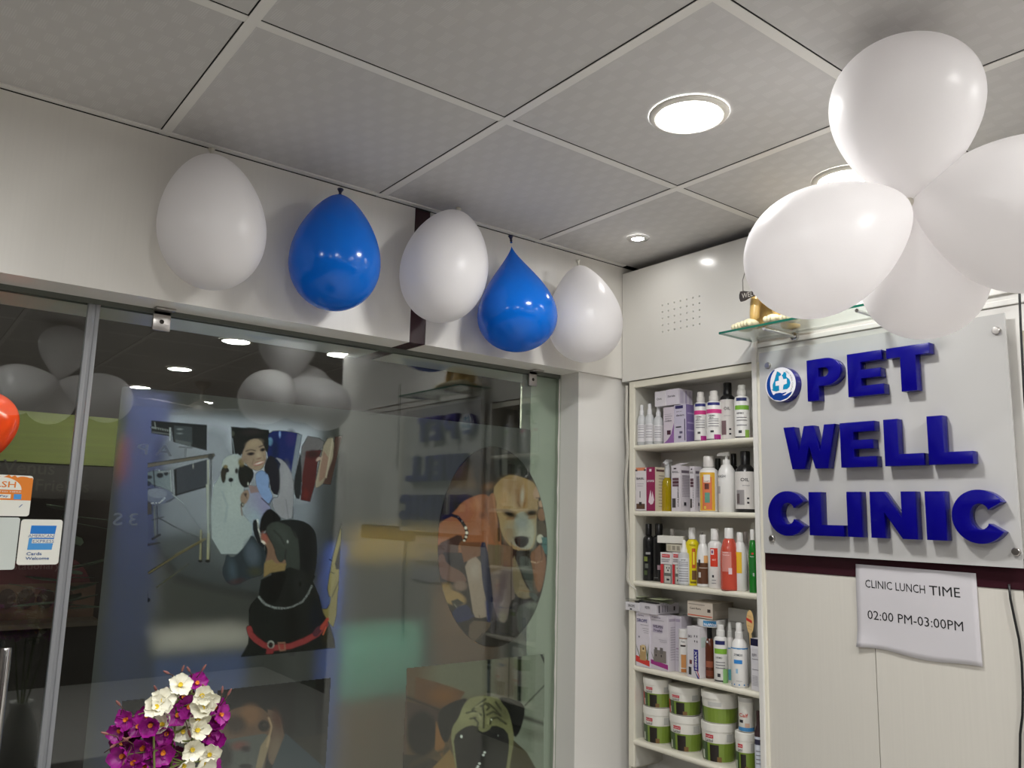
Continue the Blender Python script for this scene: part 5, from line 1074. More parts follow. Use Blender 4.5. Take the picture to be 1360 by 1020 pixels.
# ---------------------------------------------------------------- flowers
FX = thing('flower_arrangement', 'bunch of magenta and white artificial orchids in front of the glass', 'flowers', (.40, 1.33, CZ-.62))
FXo = Vector(FX['org'])
MAG = mat('petal_magenta', (158, 26, 140), .45, grain=((60, 60, 60), 2, .3)); WHP = mat('petal_white', (236, 234, 216), .45, grain=((60, 60, 60), 2, .06)); DMG = mat('petal_dark_magenta', (96, 10, 70), .45); CY = mat('flower_yellow', (226, 196, 40), .5); CO = mat('flower_orange', (226, 130, 30), .5); STM = mat('stem_brown', (96, 70, 56), .6); STG = mat('stem_green', (110, 120, 60), .6); BUD = mat('bud_dusky', (140, 90, 84), .5)
def flower_mesh(m, curl, seed):
    rn = random.Random(seed); mb = MB(); bm = mb.bm
    for k in range(5):
        a0 = 2*PI*k/5+rn.uniform(-.12, .12); L_ = .0175*rn.uniform(.9, 1.1); W_ = .0088*rn.uniform(.9, 1.1); n = 6; rows = []; cu = curl+rn.uniform(-.15, .15)
        for i in range(n+1):
            s_ = i/n; wd = W_*(.22+.78*math.sin(PI*min(1, s_*.62+.02))) if s_ < .85 else W_*(.85 if i < n else .38); rr_ = .002+L_*s_; z = rr_*math.sin(cu*s_)*.9+.0016*math.sin(s_*3)
            row = []
            for j in (-1, -.5, 0, .5, 1):
                p = Vector((rr_*math.cos(cu*s_*.5)-abs(j)**2*.0028*s_, j*wd, z+abs(j)**2*.0028*(1-s_*.3)+(rn.uniform(-.0008, .0008) if s_ > .6 else 0))); row.append(bm.verts.new(Matrix.Rotation(a0, 3, 'Z') @ p))
            rows.append(row)
        for A, B in zip(rows, rows[1:]):
            for j in range(4): bm.faces.new((A[j], B[j], B[j+1], A[j+1]))
    me = bpy.data.meshes.new('petals'); bm.to_mesh(me); bm.free(); me.materials.append(m)
    for p in me.polygons: p.use_smooth = True
    return me
def centre_mesh(m):
    mb = MB(); mb.lathe([(.0, -.001), (.0032, 0), (.0026, .004), (.0036, .0062), (0, .0045)], (0, 0, 0), seg=10); me = bpy.data.meshes.new('flower_centre'); mb.bm.to_mesh(me); mb.bm.free(); me.materials.append(m); return me
MW = [flower_mesh(WHP, c, i) for i, c in enumerate((.3, .55, .9))]; MM = [flower_mesh(MAG, c, 9+i) for i, c in enumerate((.35, .8, 1.15))]; MD = [flower_mesh(DMG, .7, 20)]
CYM, COM = centre_mesh(CY), centre_mesh(CO)
FL = [(720, 225, 'w', 0), (925, 320, 'w', 1), (490, 440, 'w', 1), (625, 352, 'w', 2), (945, 440, 'w', 1), (890, 560, 'w', 2), (745, 665, 'w', 0), (835, 840, 'w', 0), (1010, 890, 'w', 1), (560, 600, 'w', 2), (750, 985, 'w', 1), (880, 655, 'w', 1), (1000, 380, 'w', 2), (545, 370, 'w', 2), (930, 960, 'w', 2),
      (880, 205, 'm', 0), (700, 510, 'm', 0), (1060, 440, 'm', 1), (1075, 560, 'm', 1), (750, 340, 'd', 0), (815, 430, 'm', 1), (210, 545, 'm', 2), (320, 620, 'm', 0), (440, 600, 'm', 1), (500, 730, 'm', 0), (370, 815, 'm', 1), (625, 790, 'm', 2), (180, 900, 'm', 2), (980, 690, 'm', 1), (1040, 770, 'm', 2), (480, 930, 'm', 1), (620, 950, 'm', 1), (390, 1000, 'm', 1), (170, 770, 'd', 0), (600, 680, 'm', 1), (960, 750, 'm', 2), (270, 700, 'd', 0), (280, 960, 'm', 0), (690, 880, 'd', 0), (560, 860, 'm', 1), (410, 520, 'm', 2), (150, 650, 'm', 2), (1110, 500, 'm', 2), (250, 830, 'd', 0), (850, 700, 'd', 0), (240, 1060, 'm', 0), (520, 1060, 'm', 1), (800, 1080, 'w', 0), (1000, 1030, 'm', 1), (650, 430, 'd', 0)]
rn = random.Random(11); pos = []
for i, (fx, fy, kd, ci) in enumerate(FL):
    px, py = 140+fx*.1372, 880+fy*.1372; front = {'w': -.02, 'm': 0, 'd': .03}[kd]; p = hit(px, py, 1, 1.33+front+rn.uniform(-.015, .015)); pos.append(p)
    me = {'w': MW, 'm': MM, 'd': MD}[kd][ci]
    if rn.random() < .3 and kd != 'd': me = {'w': MW, 'm': MM}[kd][(ci+1) % 3]
    o = bpy.data.objects.new('flower', me); C.objects.link(o); o.parent = FX; o.location = p-FXo
    cdir_ = (Vector((0, 0, CZ))-p).normalized(); out = Vector(((px-228)/75, 0, -(py-960)/70)); nrm = (cdir_+Vector((out.x*.55, 0, out.z*.55))+Vector((rn.uniform(-.35, .35), rn.uniform(-.2, .2), rn.uniform(-.3, .3)))*(1.3 if ci else .5)).normalized()
    o.rotation_mode = 'QUATERNION'; o.rotation_quaternion = Vector((0, 0, 1)).rotation_difference(nrm); s_ = rn.uniform(.94, 1.12)*.92; o.scale = (s_, s_, s_)
    c_ = bpy.data.objects.new('flower_centre', CYM if kd == 'w' else COM); C.objects.link(c_); c_.parent = o
# stems, buds
base = Vector((.40, 1.34, CZ-.62))
for grp in range(6):
    idx = [i for i in range(len(pos)) if i % 6 == grp]; idx.sort(key=lambda i: pos[i].z)
    tip = pos[idx[-1]]+Vector((0, .012, 0)); pts = [base+Vector(((tip.x-base.x)*s_**.8, (tip.y-base.y)*s_+.006*math.sin(s_*5+grp), (tip.z-base.z)*s_)) for s_ in [k/10 for k in range(11)]]
    MB().tube(pts, [.0028-.0014*k/10 for k in range(11)], 6).build('stem', STG, FX, smooth=True)
    for i in idx[:-1]:
        p = pos[i]; c0 = min(pts, key=lambda q_: (q_-p).length); MB().tube([c0, c0.lerp(p, .6)+Vector((0, .004, .004)), p+Vector((0, .003, 0))], [.0013, .001, .001], 5).build('stem', STG, FX, smooth=True)
for (x0_, y0_, x1_, y1_, dk) in ((840, 125, 810, 75, 1), (730, 110, 745, 70, 0), (655, 125, 598, 98, 0), (905, 120, 945, 62, 1), (515, 310, 488, 258, 0), (575, 330, 590, 280, 0), (1120, 365, 1130, 270, 1), (1150, 370, 1195, 295, 0), (165, 440, 130, 400, 0), (110, 715, 0, 685, 1), (90, 800, 195, 745, 1), (250, 830, 190, 950, 0), (270, 790, 200, 745, 1), (120, 780, 85, 800, 0), (775, 560, 810, 680, 0), (1000, 300, 960, 240, 0)):
    a = hit(140+x0_*.1372, 880+y0_*.1372, 1, 1.315); b = hit(140+x1_*.1372, 880+y1_*.1372, 1, 1.31); d = (b-a)
    s_ = MB().tube([a-d*.6+Vector((0, .02, -.01)), a, a+d*.7, b], .0008, 5).build('bud_stalk', STM, FX, smooth=True)
    MB().lathe([(0, -.003), (.0018, 0), (.0020, .004), (.0012, .009), (0, .011)], a+d*.85, axis=d, seg=8).build('bud', BUD, s_, smooth=True)
# vase and the little counter it stands on, below the picture
t = thing('flower_vase', 'white vase holding the orchids, below the picture edge', 'vase', (.40, 1.34, CZ-.80))
MB().lathe([(0, CZ-.80), (.04, CZ-.80), (.055, CZ-.74), (.05, CZ-.66), (.028, CZ-.60), (.034, CZ-.575), (.031, CZ-.575), (.025, CZ-.60), (.046, CZ-.66), (.0, CZ-.78)], (.40, 1.34, 0), seg=28).build('vase_body', PWH, t, smooth=True)
t = thing('reception_counter', 'low reception counter below the picture edge, carrying the vase', 'counter', (.40, 1.4, 0))
MB().box(.05, .75, 1.20, 1.60, CZ-.83, CZ-.80, .004).build('counter_top', mat('counter_dark', (52, 42, 40), .3), t)
MB().box(.08, .72, 1.23, 1.57, 0, CZ-.83).build('counter_body', SW, t)

# ---------------------------------------------------------------- frosted film on the inner face of the pane, with its flat printed pictures
YFm = YG+.0062
fm = bpy.data.materials.new('frosted_film'); fm.use_nodes = True; nt = fm.node_tree; nt.nodes.clear(); N = nt.nodes.new; Lk = nt.links.new
o_ = N('ShaderNodeOutputMaterial'); d_ = N('ShaderNodeBsdfDiffuse'); rf = N('ShaderNodeBsdfRefraction'); mx = N('ShaderNodeMixShader')
d_.inputs[0].default_value = (.15, .153, .146, 1); rf.inputs['Color'].default_value = (.9, .9, .9, 1); rf.inputs['Roughness'].default_value = .5; rf.inputs['IOR'].default_value = 1.12
nz = N('ShaderNodeTexNoise'); nz.inputs['Scale'].default_value = 900; tc = N('ShaderNodeTexCoord'); Lk(tc.outputs['Object'], nz.inputs[0])
mx.inputs[0].default_value = .5; Lk(d_.outputs[0], mx.inputs[1]); Lk(rf.outputs[0], mx.inputs[2]); Lk(mx.outputs[0], o_.inputs[0])
ff = thing('window_film', 'grey frosted film on the fixed pane printed with pet photographs', 'window film', (1.05, YFm, .03))
pA, pB = hit(152, 560, 1, YFm), hit(728, 700, 1, YFm); pT = hit(162, 514, 1, YFm).z-.002; pT2 = hit(480, 544.5, 1, YFm).z
cut = hit(704, 560, 1, YFm).x
mb = MB(); z1 = (pT+pT2)/2; r_ = .006; x0, x1 = .430, 1.699
P = [(x0, YFm, .03), (x1, YFm, .03), (x1, YFm, z1), (x0+r_, YFm, z1), (x0+.002, YFm, z1-.002), (x0, YFm, z1-r_)]
mb.bm.faces.new([mb.bm.verts.new(p) for p in P]); mb.build('film_sheet', fm, ff, noflip=True)
# pale mirrored letters laid over the film
FLm = mat('film_letter', (150, 152, 166), .6, alpha=.42)
mb = MB(); a = hit(181, 603, 1, YFm-.0004); wd_ = hit(255, 605, 1, YFm).x-a.x
put_text(mb, 'TAP', lambda u, v: Vector((a.x+wd_-u, YFm-.0004, a.z+v)), w=wd_, h=.026, spacing=1.5, weight=.01); mb.build('mirrored_lettering', FLm, ff, noflip=True)
mb = MB(); a = hit(143, 698, 1, YFm-.0004); wd_ = hit(176, 700, 1, YFm).x-a.x
put_text(mb, '3S', lambda u, v: Vector((max(.432, a.x+wd_-u+.010), YFm-.0004, a.z+v)), w=wd_, h=.030, spacing=1.4, weight=.01); mb.build('mirrored_lettering', FLm, ff, noflip=True)

PR = mat_print('photo_print'); GAIN = 1.85; YP = YFm-.0009
# picture 1: person hugging a white dog, steel table, black dog with red collar
A = Art(196, 548, 468, 878, None, 1.0)
A.fr(0, 0, 1)
A.poly([(204, 600), (232, 566), (300, 566), (310, 600), (390, 690), (452, 575), (452, 700), (400, 800), (330, 790), (204, 760)], (116, 122, 130), blur=9, al=.42)
A.poly([(210, 640), (290, 600), (300, 760), (215, 740)], (120, 126, 136), blur=12, al=.25)
A.fr(140, 440, .25)
A.poly([(245, 475), (540, 497), (540, 635), (360, 590), (350, 520), (245, 500)], (36, 38, 42), sm=False).poly([(245, 476), (340, 484), (350, 560), (245, 540)], (34, 36, 40)).poly([(365, 500), (460, 508), (462, 602), (365, 575)], (62, 66, 72)).ell(395, 520, 14, 4, (120, 126, 132)).ell(395, 543, 14, 4, (110, 116, 122)).poly([(370, 575), (455, 590), (455, 612), (372, 590)], (84, 88, 92)).line([(245, 510), (345, 530)], 10, (118, 122, 124)).line([(250, 535), (350, 548)], 6, (96, 98, 100)).line([(344, 515), (344, 580)], 8, (150, 154, 156)).line([(262, 484), (266, 512)], 5, (128, 130, 132))
for k in range(6): A.line([(275+k*12, 516+k*2), (277+k*12, 530+k*2)], 5, (30, 30, 32))
A.poly([(372, 728), (540, 680), (540, 822), (372, 872), (366, 800)], (58, 61, 70), sm=False).poly([(362, 735), (376, 728), (380, 870), (370, 874)], (26, 28, 32)).line([(372, 872), (540, 824)], 8, (22, 24, 28))
A.poly([(205, 745), (352, 735), (355, 865), (330, 840), (240, 812), (210, 800)], (112, 122, 128), al=.8).ell(232, 775, 16, 10, (34, 38, 46)).ell(290, 765, 18, 14, (30, 34, 42)).ell(322, 756, 12, 11, (34, 38, 44)).ell(225, 808, 18, 12, (36, 44, 58)).line([(255, 740), (262, 825)], 6, (26, 30, 38)).line([(345, 738), (352, 850)], 9, (128, 132, 136)).line([(282, 750), (350, 742)], 5, (128, 130, 132)).line([(290, 800), (345, 850)], 4, (100, 106, 114))
A.line([(222, 714), (400, 685), (572, 658)], 20, (92, 86, 80)).line([(222, 704), (575, 650)], 5, (48, 46, 46)).ell(560, 668, 16, 15, (58, 58, 60)).ell(466, 716, 3, 10, (150, 150, 148)).ell(270, 733, 3, 3, (230, 232, 236)).ell(285, 737, 3, 3, (230, 232, 236))
A.line([(545, 686), (548, 1020)], 11, (134, 134, 126)).line([(561, 680), (562, 1020)], 8, (52, 52, 52))
A.fr(100, 640, .2156)
A.poly([(412, 110), (470, 130), (470, 200), (410, 208)], (62, 58, 60)).ell(510, 85, 100, 48, (92, 96, 116), 4).ell(505, 70, 60, 30, (110, 114, 130), 4).line([(470, 132), (520, 130), (550, 100)], 5, (220, 226, 236), dash=1.3).line([(560, 125), (620, 95)], 7, (60, 62, 70))
A.line([(487, 150), (492, 335)], 9, (104, 106, 104)).line([(503, 150), (508, 335)], 6, (60, 60, 58)).line([(475, 235), (545, 215)], 6, (50, 52, 54)).line([(510, 218), (600, 270), (700, 320), (780, 348)], 8, (84, 86, 84)).line([(510, 222), (620, 280)], 5, (44, 46, 48)).line([(600, 78), (660, 125), (720, 210), (765, 275), (782, 320), (770, 352)], 7, (130, 134, 134)).line([(670, 140), (780, 300)], 3, (70, 72, 72)).line([(774, 300), (770, 485)], 15, (116, 112, 92)).line([(781, 310), (779, 480)], 5, (66, 60, 46)).line([(822, 300), (817, 485)], 20, (134, 130, 106)).line([(831, 300), (827, 480)], 7, (58, 52, 38)).line([(812, 20), (818, 310)], 14, (134, 136, 128)).line([(831, 20), (829, 310)], 8, (56, 56, 56))
A.ell(770, 488, 14, 9, (28, 26, 24)).ell(815, 488, 17, 10, (28, 26, 24)).line([(475, 352), (522, 325)], 12, (30, 28, 28)).line([(800, 352), (620, 455), (455, 560)], 15, (84, 76, 54)).line([(796, 346), (610, 448)], 4, (120, 112, 86)).line([(700, 505), (500, 650)], 5, (98, 96, 72)).ell(440, 727, 20, 14, (24, 24, 32)).line([(385, 400), (425, 500), (440, 720)], 13, (70, 78, 112)).line([(400, 395), (520, 375)], 12, (52, 48, 44), blur=1.2)
A.fr(260, 550, .1618)
A.poly([(290, 103), (600, 130), (625, 300), (300, 330)], (24, 26, 28), sm=False).ell(305, 160, 14, 22, (66, 68, 62)).line([(300, 200), (318, 330)], 6, (120, 126, 134))
A.poly([(610, 140), (700, 133), (822, 150), (862, 165), (840, 400), (782, 500), (740, 430), (690, 380), (650, 370), (600, 400), (580, 300), (590, 200)], (26, 36, 88)).ell(690, 165, 8, 26, (120, 140, 180)).ell(612, 225, 22, 34, (92, 122, 150)).ell(780, 200, 40, 60, (44, 40, 92), blur=3).ell(650, 300, 30, 90, (20, 30, 66), blur=3).ell(700, 400, 60, 26, (18, 24, 50), blur=2)
A.poly([(835, 160), (872, 170), (840, 360), (808, 560), (780, 500)], (108, 114, 126))
A.poly([(872, 172), (1062, 205), (1035, 300), (905, 300), (905, 400), (880, 560), (858, 560)], (92, 88, 92)).poly([(905, 303), (1035, 293), (1000, 400), (985, 560), (940, 722), (860, 705), (875, 500)], (74, 32, 34), sm=False).ell(960, 330, 50, 30, (44, 24, 26), blur=3).ell(905, 660, 22, 40, (92, 36, 34), blur=2)
A.poly([(1060, 205), (1142, 185), (1125, 400), (1075, 540), (1000, 610), (975, 600), (1010, 420)], (128, 118, 106)).poly([(1050, 300), (1090, 360), (1060, 520), (1010, 560), (1020, 430)], (120, 92, 84), al=.8).poly([(1142, 187), (1203, 175), (1108, 580), (1040, 575), (1075, 500), (1125, 360)], (66, 46, 42), sm=False).line([(1125, 200), (1070, 520)], 9, (150, 140, 128)).line([(1035, 350), (985, 590)], 8, (140, 128, 116)).ell(1010, 368, 26, 14, (150, 130, 124), -40)
A.poly([(862, 290), (872, 500), (862, 700), (815, 690), (800, 560), (838, 400)], (32, 34, 38))
A.poly([(596, 330), (665, 365), (692, 440), (692, 670), (620, 650), (600, 520), (555, 470)], (32, 30, 40))
A.poly([(650, 352), (720, 378), (782, 470), (806, 570), (800, 700), (808, 850), (720, 870), (640, 790), (618, 690), (688, 680), (692, 500), (680, 400)], (128, 126, 134)).line([(740, 700), (760, 850)], 6, (104, 102, 112)).line([(800, 760), (794, 870)], 8, (64, 66, 72)).ell(745, 540, 22, 90, (140, 138, 146), blur=4, al=.6).line([(660, 375), (688, 410), (680, 440)], 18, (26, 32, 56))
A.poly([(420, 600), (520, 630), (600, 740), (625, 790), (540, 860), (460, 900), (400, 840), (370, 760)], (122, 120, 148)).ell(480, 900, 70, 110, (128, 138, 156), blur=4)
A.ell(300, 880, 190, 330, (132, 140, 146), 0, blur=13, al=.75)
A.poly([(230, 350), (345, 318), (400, 370), (420, 450), (395, 600), (395, 700), (375, 810), (430, 870), (470, 930), (440, 1150), (130, 1150), (125, 620), (200, 500), (210, 420)], (138, 144, 148)).ell(290, 420, 70, 80, (146, 150, 152), blur=3).ell(300, 700, 80, 160, (146, 152, 154), blur=6, al=.7).line([(220, 640), (260, 760), (240, 880)], 8, (122, 130, 138), blur=2)
A.poly([(490, 480), (555, 455), (602, 510), (602, 600), (638, 680), (605, 748), (550, 690), (505, 620), (490, 545)], (112, 130, 166)).line([(540, 690), (600, 745), (630, 690)], 8, (40, 38, 56)).line([(600, 600), (612, 520)], 7, (28, 28, 40))
A.poly([(380, 640), (430, 612), (445, 680), (405, 745), (375, 735), (362, 690)], (124, 106, 96)).poly([(430, 580), (500, 590), (520, 640), (450, 650)], (122, 104, 106)).ell(382, 745, 15, 19, (24, 24, 26)).ell(386, 744, 7, 11, (136, 132, 126)).line([(372, 760), (380, 830)], 10, (100, 82, 76)).line([(395, 650), (420, 690)], 5, (60, 48, 46)).ell(410, 660, 9, 14, (60, 50, 48))
A.poly([(205, 455), (240, 415), (278, 460), (248, 485), (245, 550), (222, 572), (205, 520)], (46, 42, 38)).ell(245, 430, 18, 14, (110, 98, 74)).ell(258, 464, 16, 14, (34, 32, 34)).poly([(345, 470), (365, 400), (410, 420), (462, 440), (482, 500), (455, 560), (420, 612), (378, 592), (352, 545)], (26, 26, 26)).ell(375, 395, 26, 34, (104, 92, 66), blur=1.5).ell(335, 466, 13, 22, (44, 42, 44)).ell(288, 540, 20, 18, (22, 22, 28)).ell(430, 572, 5, 10, (180, 180, 176)).line([(290, 560), (292, 590)], 4, (104, 106, 110))
A.poly([(320, 150), (400, 108), (500, 112), (560, 135), (600, 190), (598, 300), (578, 320), (566, 250), (520, 200), (450, 205), (412, 240), (396, 290), (372, 345), (340, 325), (308, 240)], (28, 28, 30)).ell(470, 150, 70, 22, (44, 38, 40), -4, blur=3)
A.poly([(398, 280), (428, 218), (500, 196), (548, 232), (578, 310), (580, 380), (548, 450), (500, 470), (440, 440), (398, 392), (372, 350)], (130, 114, 102)).ell(480, 240, 52, 24, (142, 126, 110), -14, blur=3).ell(515, 340, 20, 36, (150, 134, 120), -14, blur=2.5).ell(400, 375, 24, 24, (122, 104, 94), blur=3)
A.ell(452, 326, 30, 13, (48, 38, 40), -6).ell(550, 292, 22, 14, (44, 36, 38), -14).line([(412, 304), (450, 292), (490, 300)], 7, (52, 42, 40)).line([(522, 270), (568, 250)], 8, (44, 36, 36)).ell(452, 326, 10, 8, (18, 16, 18)).ell(550, 294, 9, 8, (18, 16, 18)).ell(520, 364, 20, 7, (112, 88, 80), -16).ell(518, 404, 44, 15, (128, 74, 74), -18).ell(520, 402, 32, 6, (196, 186, 182), -18).line([(476, 372), (462, 410)], 5, (104, 84, 78)).line([(560, 340), (566, 390)], 4, (110, 90, 82)).ell(590, 420, 24, 70, (30, 28, 36), 10)
A.fr(270, 640, .147)
A.poly([(445, 350), (485, 335), (520, 440), (560, 560), (540, 620), (495, 560), (448, 450)], (26, 27, 33)).poly([(590, 235), (655, 270), (720, 350), (640, 400), (560, 440), (520, 470), (505, 400), (530, 300)], (19, 18, 21)).line([(490, 345), (500, 430), (530, 540), (565, 570)], 13, (190, 188, 186), dash=2.2)
A.poly([(210, 640), (258, 692), (340, 622), (400, 540), (440, 468), (500, 560), (560, 610), (575, 700), (545, 840), (450, 865), (380, 892), (310, 935), (230, 925), (180, 865), (168, 790), (192, 730)], (42, 49, 56)).ell(440, 650, 62, 110, (72, 79, 90), -14, blur=4).ell(262, 800, 34, 90, (62, 72, 82), -8, blur=4).ell(300, 900, 60, 20, (70, 42, 40), -12, blur=2.5, al=.7).ell(470, 810, 60, 40, (58, 58, 48), blur=4)
A.poly([(555, 425), (620, 362), (700, 343), (820, 335), (940, 365), (1012, 440), (1030, 560), (1028, 700), (1005, 850), (960, 930), (1045, 1040), (700, 1040), (560, 700)], (26, 29, 31)).ell(930, 620, 70, 240, (15, 17, 20), blur=5)
A.poly([(555, 420), (640, 350), (760, 385), (850, 470), (872, 650), (872, 980), (760, 900), (720, 740), (660, 690), (650, 610), (600, 510)], (54, 58, 56)).ell(700, 480, 60, 90, (62, 66, 64), -30, blur=4).line([(640, 440), (700, 500), (730, 560)], 9, (36, 38, 38), blur=1.5).line([(745, 620), (740, 700), (700, 730)], 8, (34, 34, 34), blur=1.2).ell(762, 540, 6, 12, (160, 162, 160)).line([(800, 420), (840, 500)], 10, (22, 24, 26), blur=1.5)
A.poly([(528, 455), (570, 475), (640, 590), (655, 680), (700, 740), (742, 690), (748, 760), (640, 790), (560, 862), (542, 850), (565, 700), (585, 620), (560, 560), (512, 520)], (112, 88, 76)).poly([(560, 720), (620, 700), (680, 760), (600, 830), (545, 860)], (118, 104, 74)).ell(555, 500, 24, 44, (134, 78, 70), -20, blur=2).ell(545, 545, 22, 10, (196, 176, 170), 40)
A.poly([(1250, 375), (1242, 560), (1228, 790), (1220, 1040), (1110, 1040), (1150, 760), (1200, 560)], (122, 112, 74)).line([(1250, 378), (1160, 700)], 6, (74, 66, 46)).poly([(1240, 540), (1232, 790), (1200, 790), (1190, 740), (1215, 640)], (28, 26, 22)).line([(1140, 700), (1165, 716)], 8, (46, 40, 30)).line([(1155, 815), (1180, 828)], 8, (46, 40, 30)).line([(1225, 900), (1170, 1020)], 8, (60, 50, 32))
A.fr(300, 740, .1372)
A.poly([(1095, 170), (1060, 700), (980, 620), (905, 500), (1000, 500), (1030, 300)], (114, 104, 66)).line([(1090, 240), (1030, 380)], 10, (62, 52, 34))
A.poly([(340, 215), (620, 95), (866, 180), (842, 235), (905, 380), (942, 540), (1002, 640), (1050, 800), (1056, 878), (145, 965), (215, 840), (225, 690), (224, 510), (242, 460), (312, 380)], (25, 27, 26), sm=False)
A.poly([(345, 205), (600, 120), (560, 260), (500, 430), (420, 460), (330, 380)], (13, 13, 13)).ell(640, 620, 60, 220, (18, 19, 18), blur=5).ell(720, 260, 60, 120, (32, 34, 34), blur=5).ell(870, 600, 60, 160, (18, 22, 32), blur=5).poly([(372, 60), (585, 60), (570, 128), (440, 150), (365, 197)], (120, 102, 72)).ell(980, 770, 50, 80, (36, 34, 22), blur=3).ell(718, 260, 12, 28, (12, 12, 12))
A.line([(320, 385), (350, 430), (400, 465), (470, 488), (560, 497), (640, 482), (740, 432), (800, 350), (830, 280)], 17, (128, 130, 132), dash=2.4).line([(320, 385), (380, 455), (470, 490), (540, 495)], 26, (110, 112, 114), dash=3.1, al=.7)
A.line([(225, 690), (240, 745), (290, 800), (370, 852), (470, 878), (620, 862), (760, 812), (880, 745), (965, 650)], 56, (122, 52, 54)).line([(870, 740), (900, 700)], 60, (74, 40, 52)).line([(925, 690), (985, 600)], 30, (140, 60, 50)).line([(940, 750), (970, 680)], 8, (186, 96, 66)).poly([(395, 880), (470, 885), (455, 940), (388, 938)], (112, 44, 48)).ell(436, 845, 34, 38, (140, 140, 136)).ell(434, 850, 22, 28, (20, 20, 20)).poly([(500, 825), (575, 820), (580, 905), (520, 912)], (124, 92, 80), sm=False).poly([(515, 840), (562, 836), (566, 892), (530, 898)], (128, 58, 56), sm=False).line([(250, 720), (400, 845), (620, 835), (880, 720)], 4, (78, 30, 34))
cx_lo, cx_hi = 202, 455
A.c[:] = A.c**1.12*1.25; A.noise(.05, 2).build('photo_print_person', ff, YP, gain=GAIN, material=PR).name = 'photo_print'

# picture 2: oval with the beagle
A = Art(578, 590, 730, 862, (38, 33, 31), 1.0); A.fr(575, 590, .1372)
A.ell(250, 350, 200, 150, (62, 48, 36), blur=8).poly([(590, 40), (650, 40), (650, 330), (600, 330)], (54, 53, 53)).poly([(650, 30), (720, 40), (720, 300), (665, 300)], (70, 68, 66)).poly([(640, 30), (665, 30), (670, 300), (645, 300)], (28, 26, 28)).line([(430, 120), (520, 190), (600, 320)], 26, (26, 23, 26), blur=2).line([(420, 200), (440, 450)], 36, (30, 26, 24), blur=3).ell(330, 400, 90, 50, (76, 62, 46), blur=5).ell(880, 200, 120, 120, (36, 38, 34), blur=6).ell(540, 410, 60, 34, (92, 66, 44), -16, blur=3).poly([(60, 480), (340, 490), (330, 560), (60, 560)], (44, 40, 42), al=.7).ell(250, 460, 150, 30, (66, 58, 54), blur=4)
A.poly([(40, 790), (150, 700), (220, 640), (280, 560), (400, 500), (480, 480), (540, 500), (620, 600), (660, 800), (660, 1050), (40, 1050)], (126, 82, 58)).ell(420, 580, 90, 50, (138, 94, 68), -10, blur=4).ell(160, 850, 90, 110, (124, 84, 60), blur=5).ell(520, 620, 40, 110, (100, 66, 50), -14, blur=4).ell(480, 690, 26, 30, (96, 62, 48), blur=2)
A.poly([(60, 960), (130, 930), (270, 860), (300, 960), (270, 1050), (40, 1050)], (64, 46, 42))
A.poly([(555, 475), (615, 470), (640, 560), (650, 740), (660, 850), (640, 960), (590, 960), (555, 850), (540, 700), (520, 560)], (118, 80, 60)).line([(585, 500), (600, 620), (620, 760)], 10, (140, 104, 80), blur=1.5).line([(618, 560), (640, 740), (640, 930)], 20, (44, 28, 24), blur=1.5)
A.poly([(575, 440), (640, 350), (720, 300), (790, 298), (880, 325), (960, 360), (1010, 420), (1026, 560), (1012, 660), (1000, 760), (1002, 860), (980, 980), (930, 1030), (800, 1030), (720, 960), (660, 860), (640, 730), (610, 640), (620, 560)], (134, 114, 86)).ell(760, 400, 110, 80, (122, 98, 68), blur=6).ell(860, 520, 60, 90, (112, 84, 58), blur=5).ell(960, 460, 50, 80, (138, 116, 86), blur=4).ell(680, 560, 50, 90, (142, 116, 86), blur=5)
A.ell(866, 500, 20, 78, (144, 138, 128), 4, blur=1.6).poly([(790, 690), (870, 640), (930, 690), (985, 850), (960, 990), (900, 1030), (740, 960), (700, 850), (790, 800)], (132, 130, 122)).ell(860, 760, 70, 60, (120, 122, 120), blur=5).ell(740, 860, 60, 100, (120, 110, 92), blur=5).ell(960, 850, 34, 120, (146, 144, 134), blur=4)
A.ell(742, 674, 68, 30, (58, 42, 30), 22, blur=2).ell(745, 676, 34, 14, (24, 18, 16), 22).ell(958, 664, 58, 28, (54, 38, 28), -4, blur=2).ell(955, 662, 28, 13, (24, 18, 16)).line([(620, 640), (700, 640), (800, 660)], 8, (96, 74, 54), blur=2).line([(720, 720), (780, 720)], 10, (104, 66, 44), blur=2).line([(930, 715), (980, 705)], 10, (110, 70, 46), blur=2).line([(820, 560), (840, 600)], 6, (92, 66, 46), blur=1.5).line([(890, 560), (880, 600)], 6, (92, 66, 46), blur=1.5)
A.poly([(780, 905), (855, 885), (932, 905), (920, 970), (860, 1010), (800, 975)], (20, 18, 18)).ell(860, 905, 50, 10, (44, 42, 42), blur=1.5).poly([(620, 960), (700, 980), (760, 1010), (760, 1050), (600, 1050)], (112, 82, 62))
A.line([(100, 720), (180, 685), (240, 705), (280, 750), (318, 810), (330, 860), (310, 920), (280, 950)], 30, (24, 20, 20)).ell(318, 810, 13, 15, (186, 178, 168)).ell(327, 857, 13, 15, (186, 178, 168)).ell(320, 897, 12, 12, (180, 172, 162)).ell(302, 933, 12, 10, (180, 172, 162)).ell(282, 745, 7, 8, (120, 112, 106)).ell(245, 705, 5, 5, (100, 92, 88))
A.poly([(50, 980), (150, 930), (250, 1000), (240, 1060), (40, 1060)], (74, 56, 54)).ell(270, 985, 20, 50, (124, 86, 62), 20)
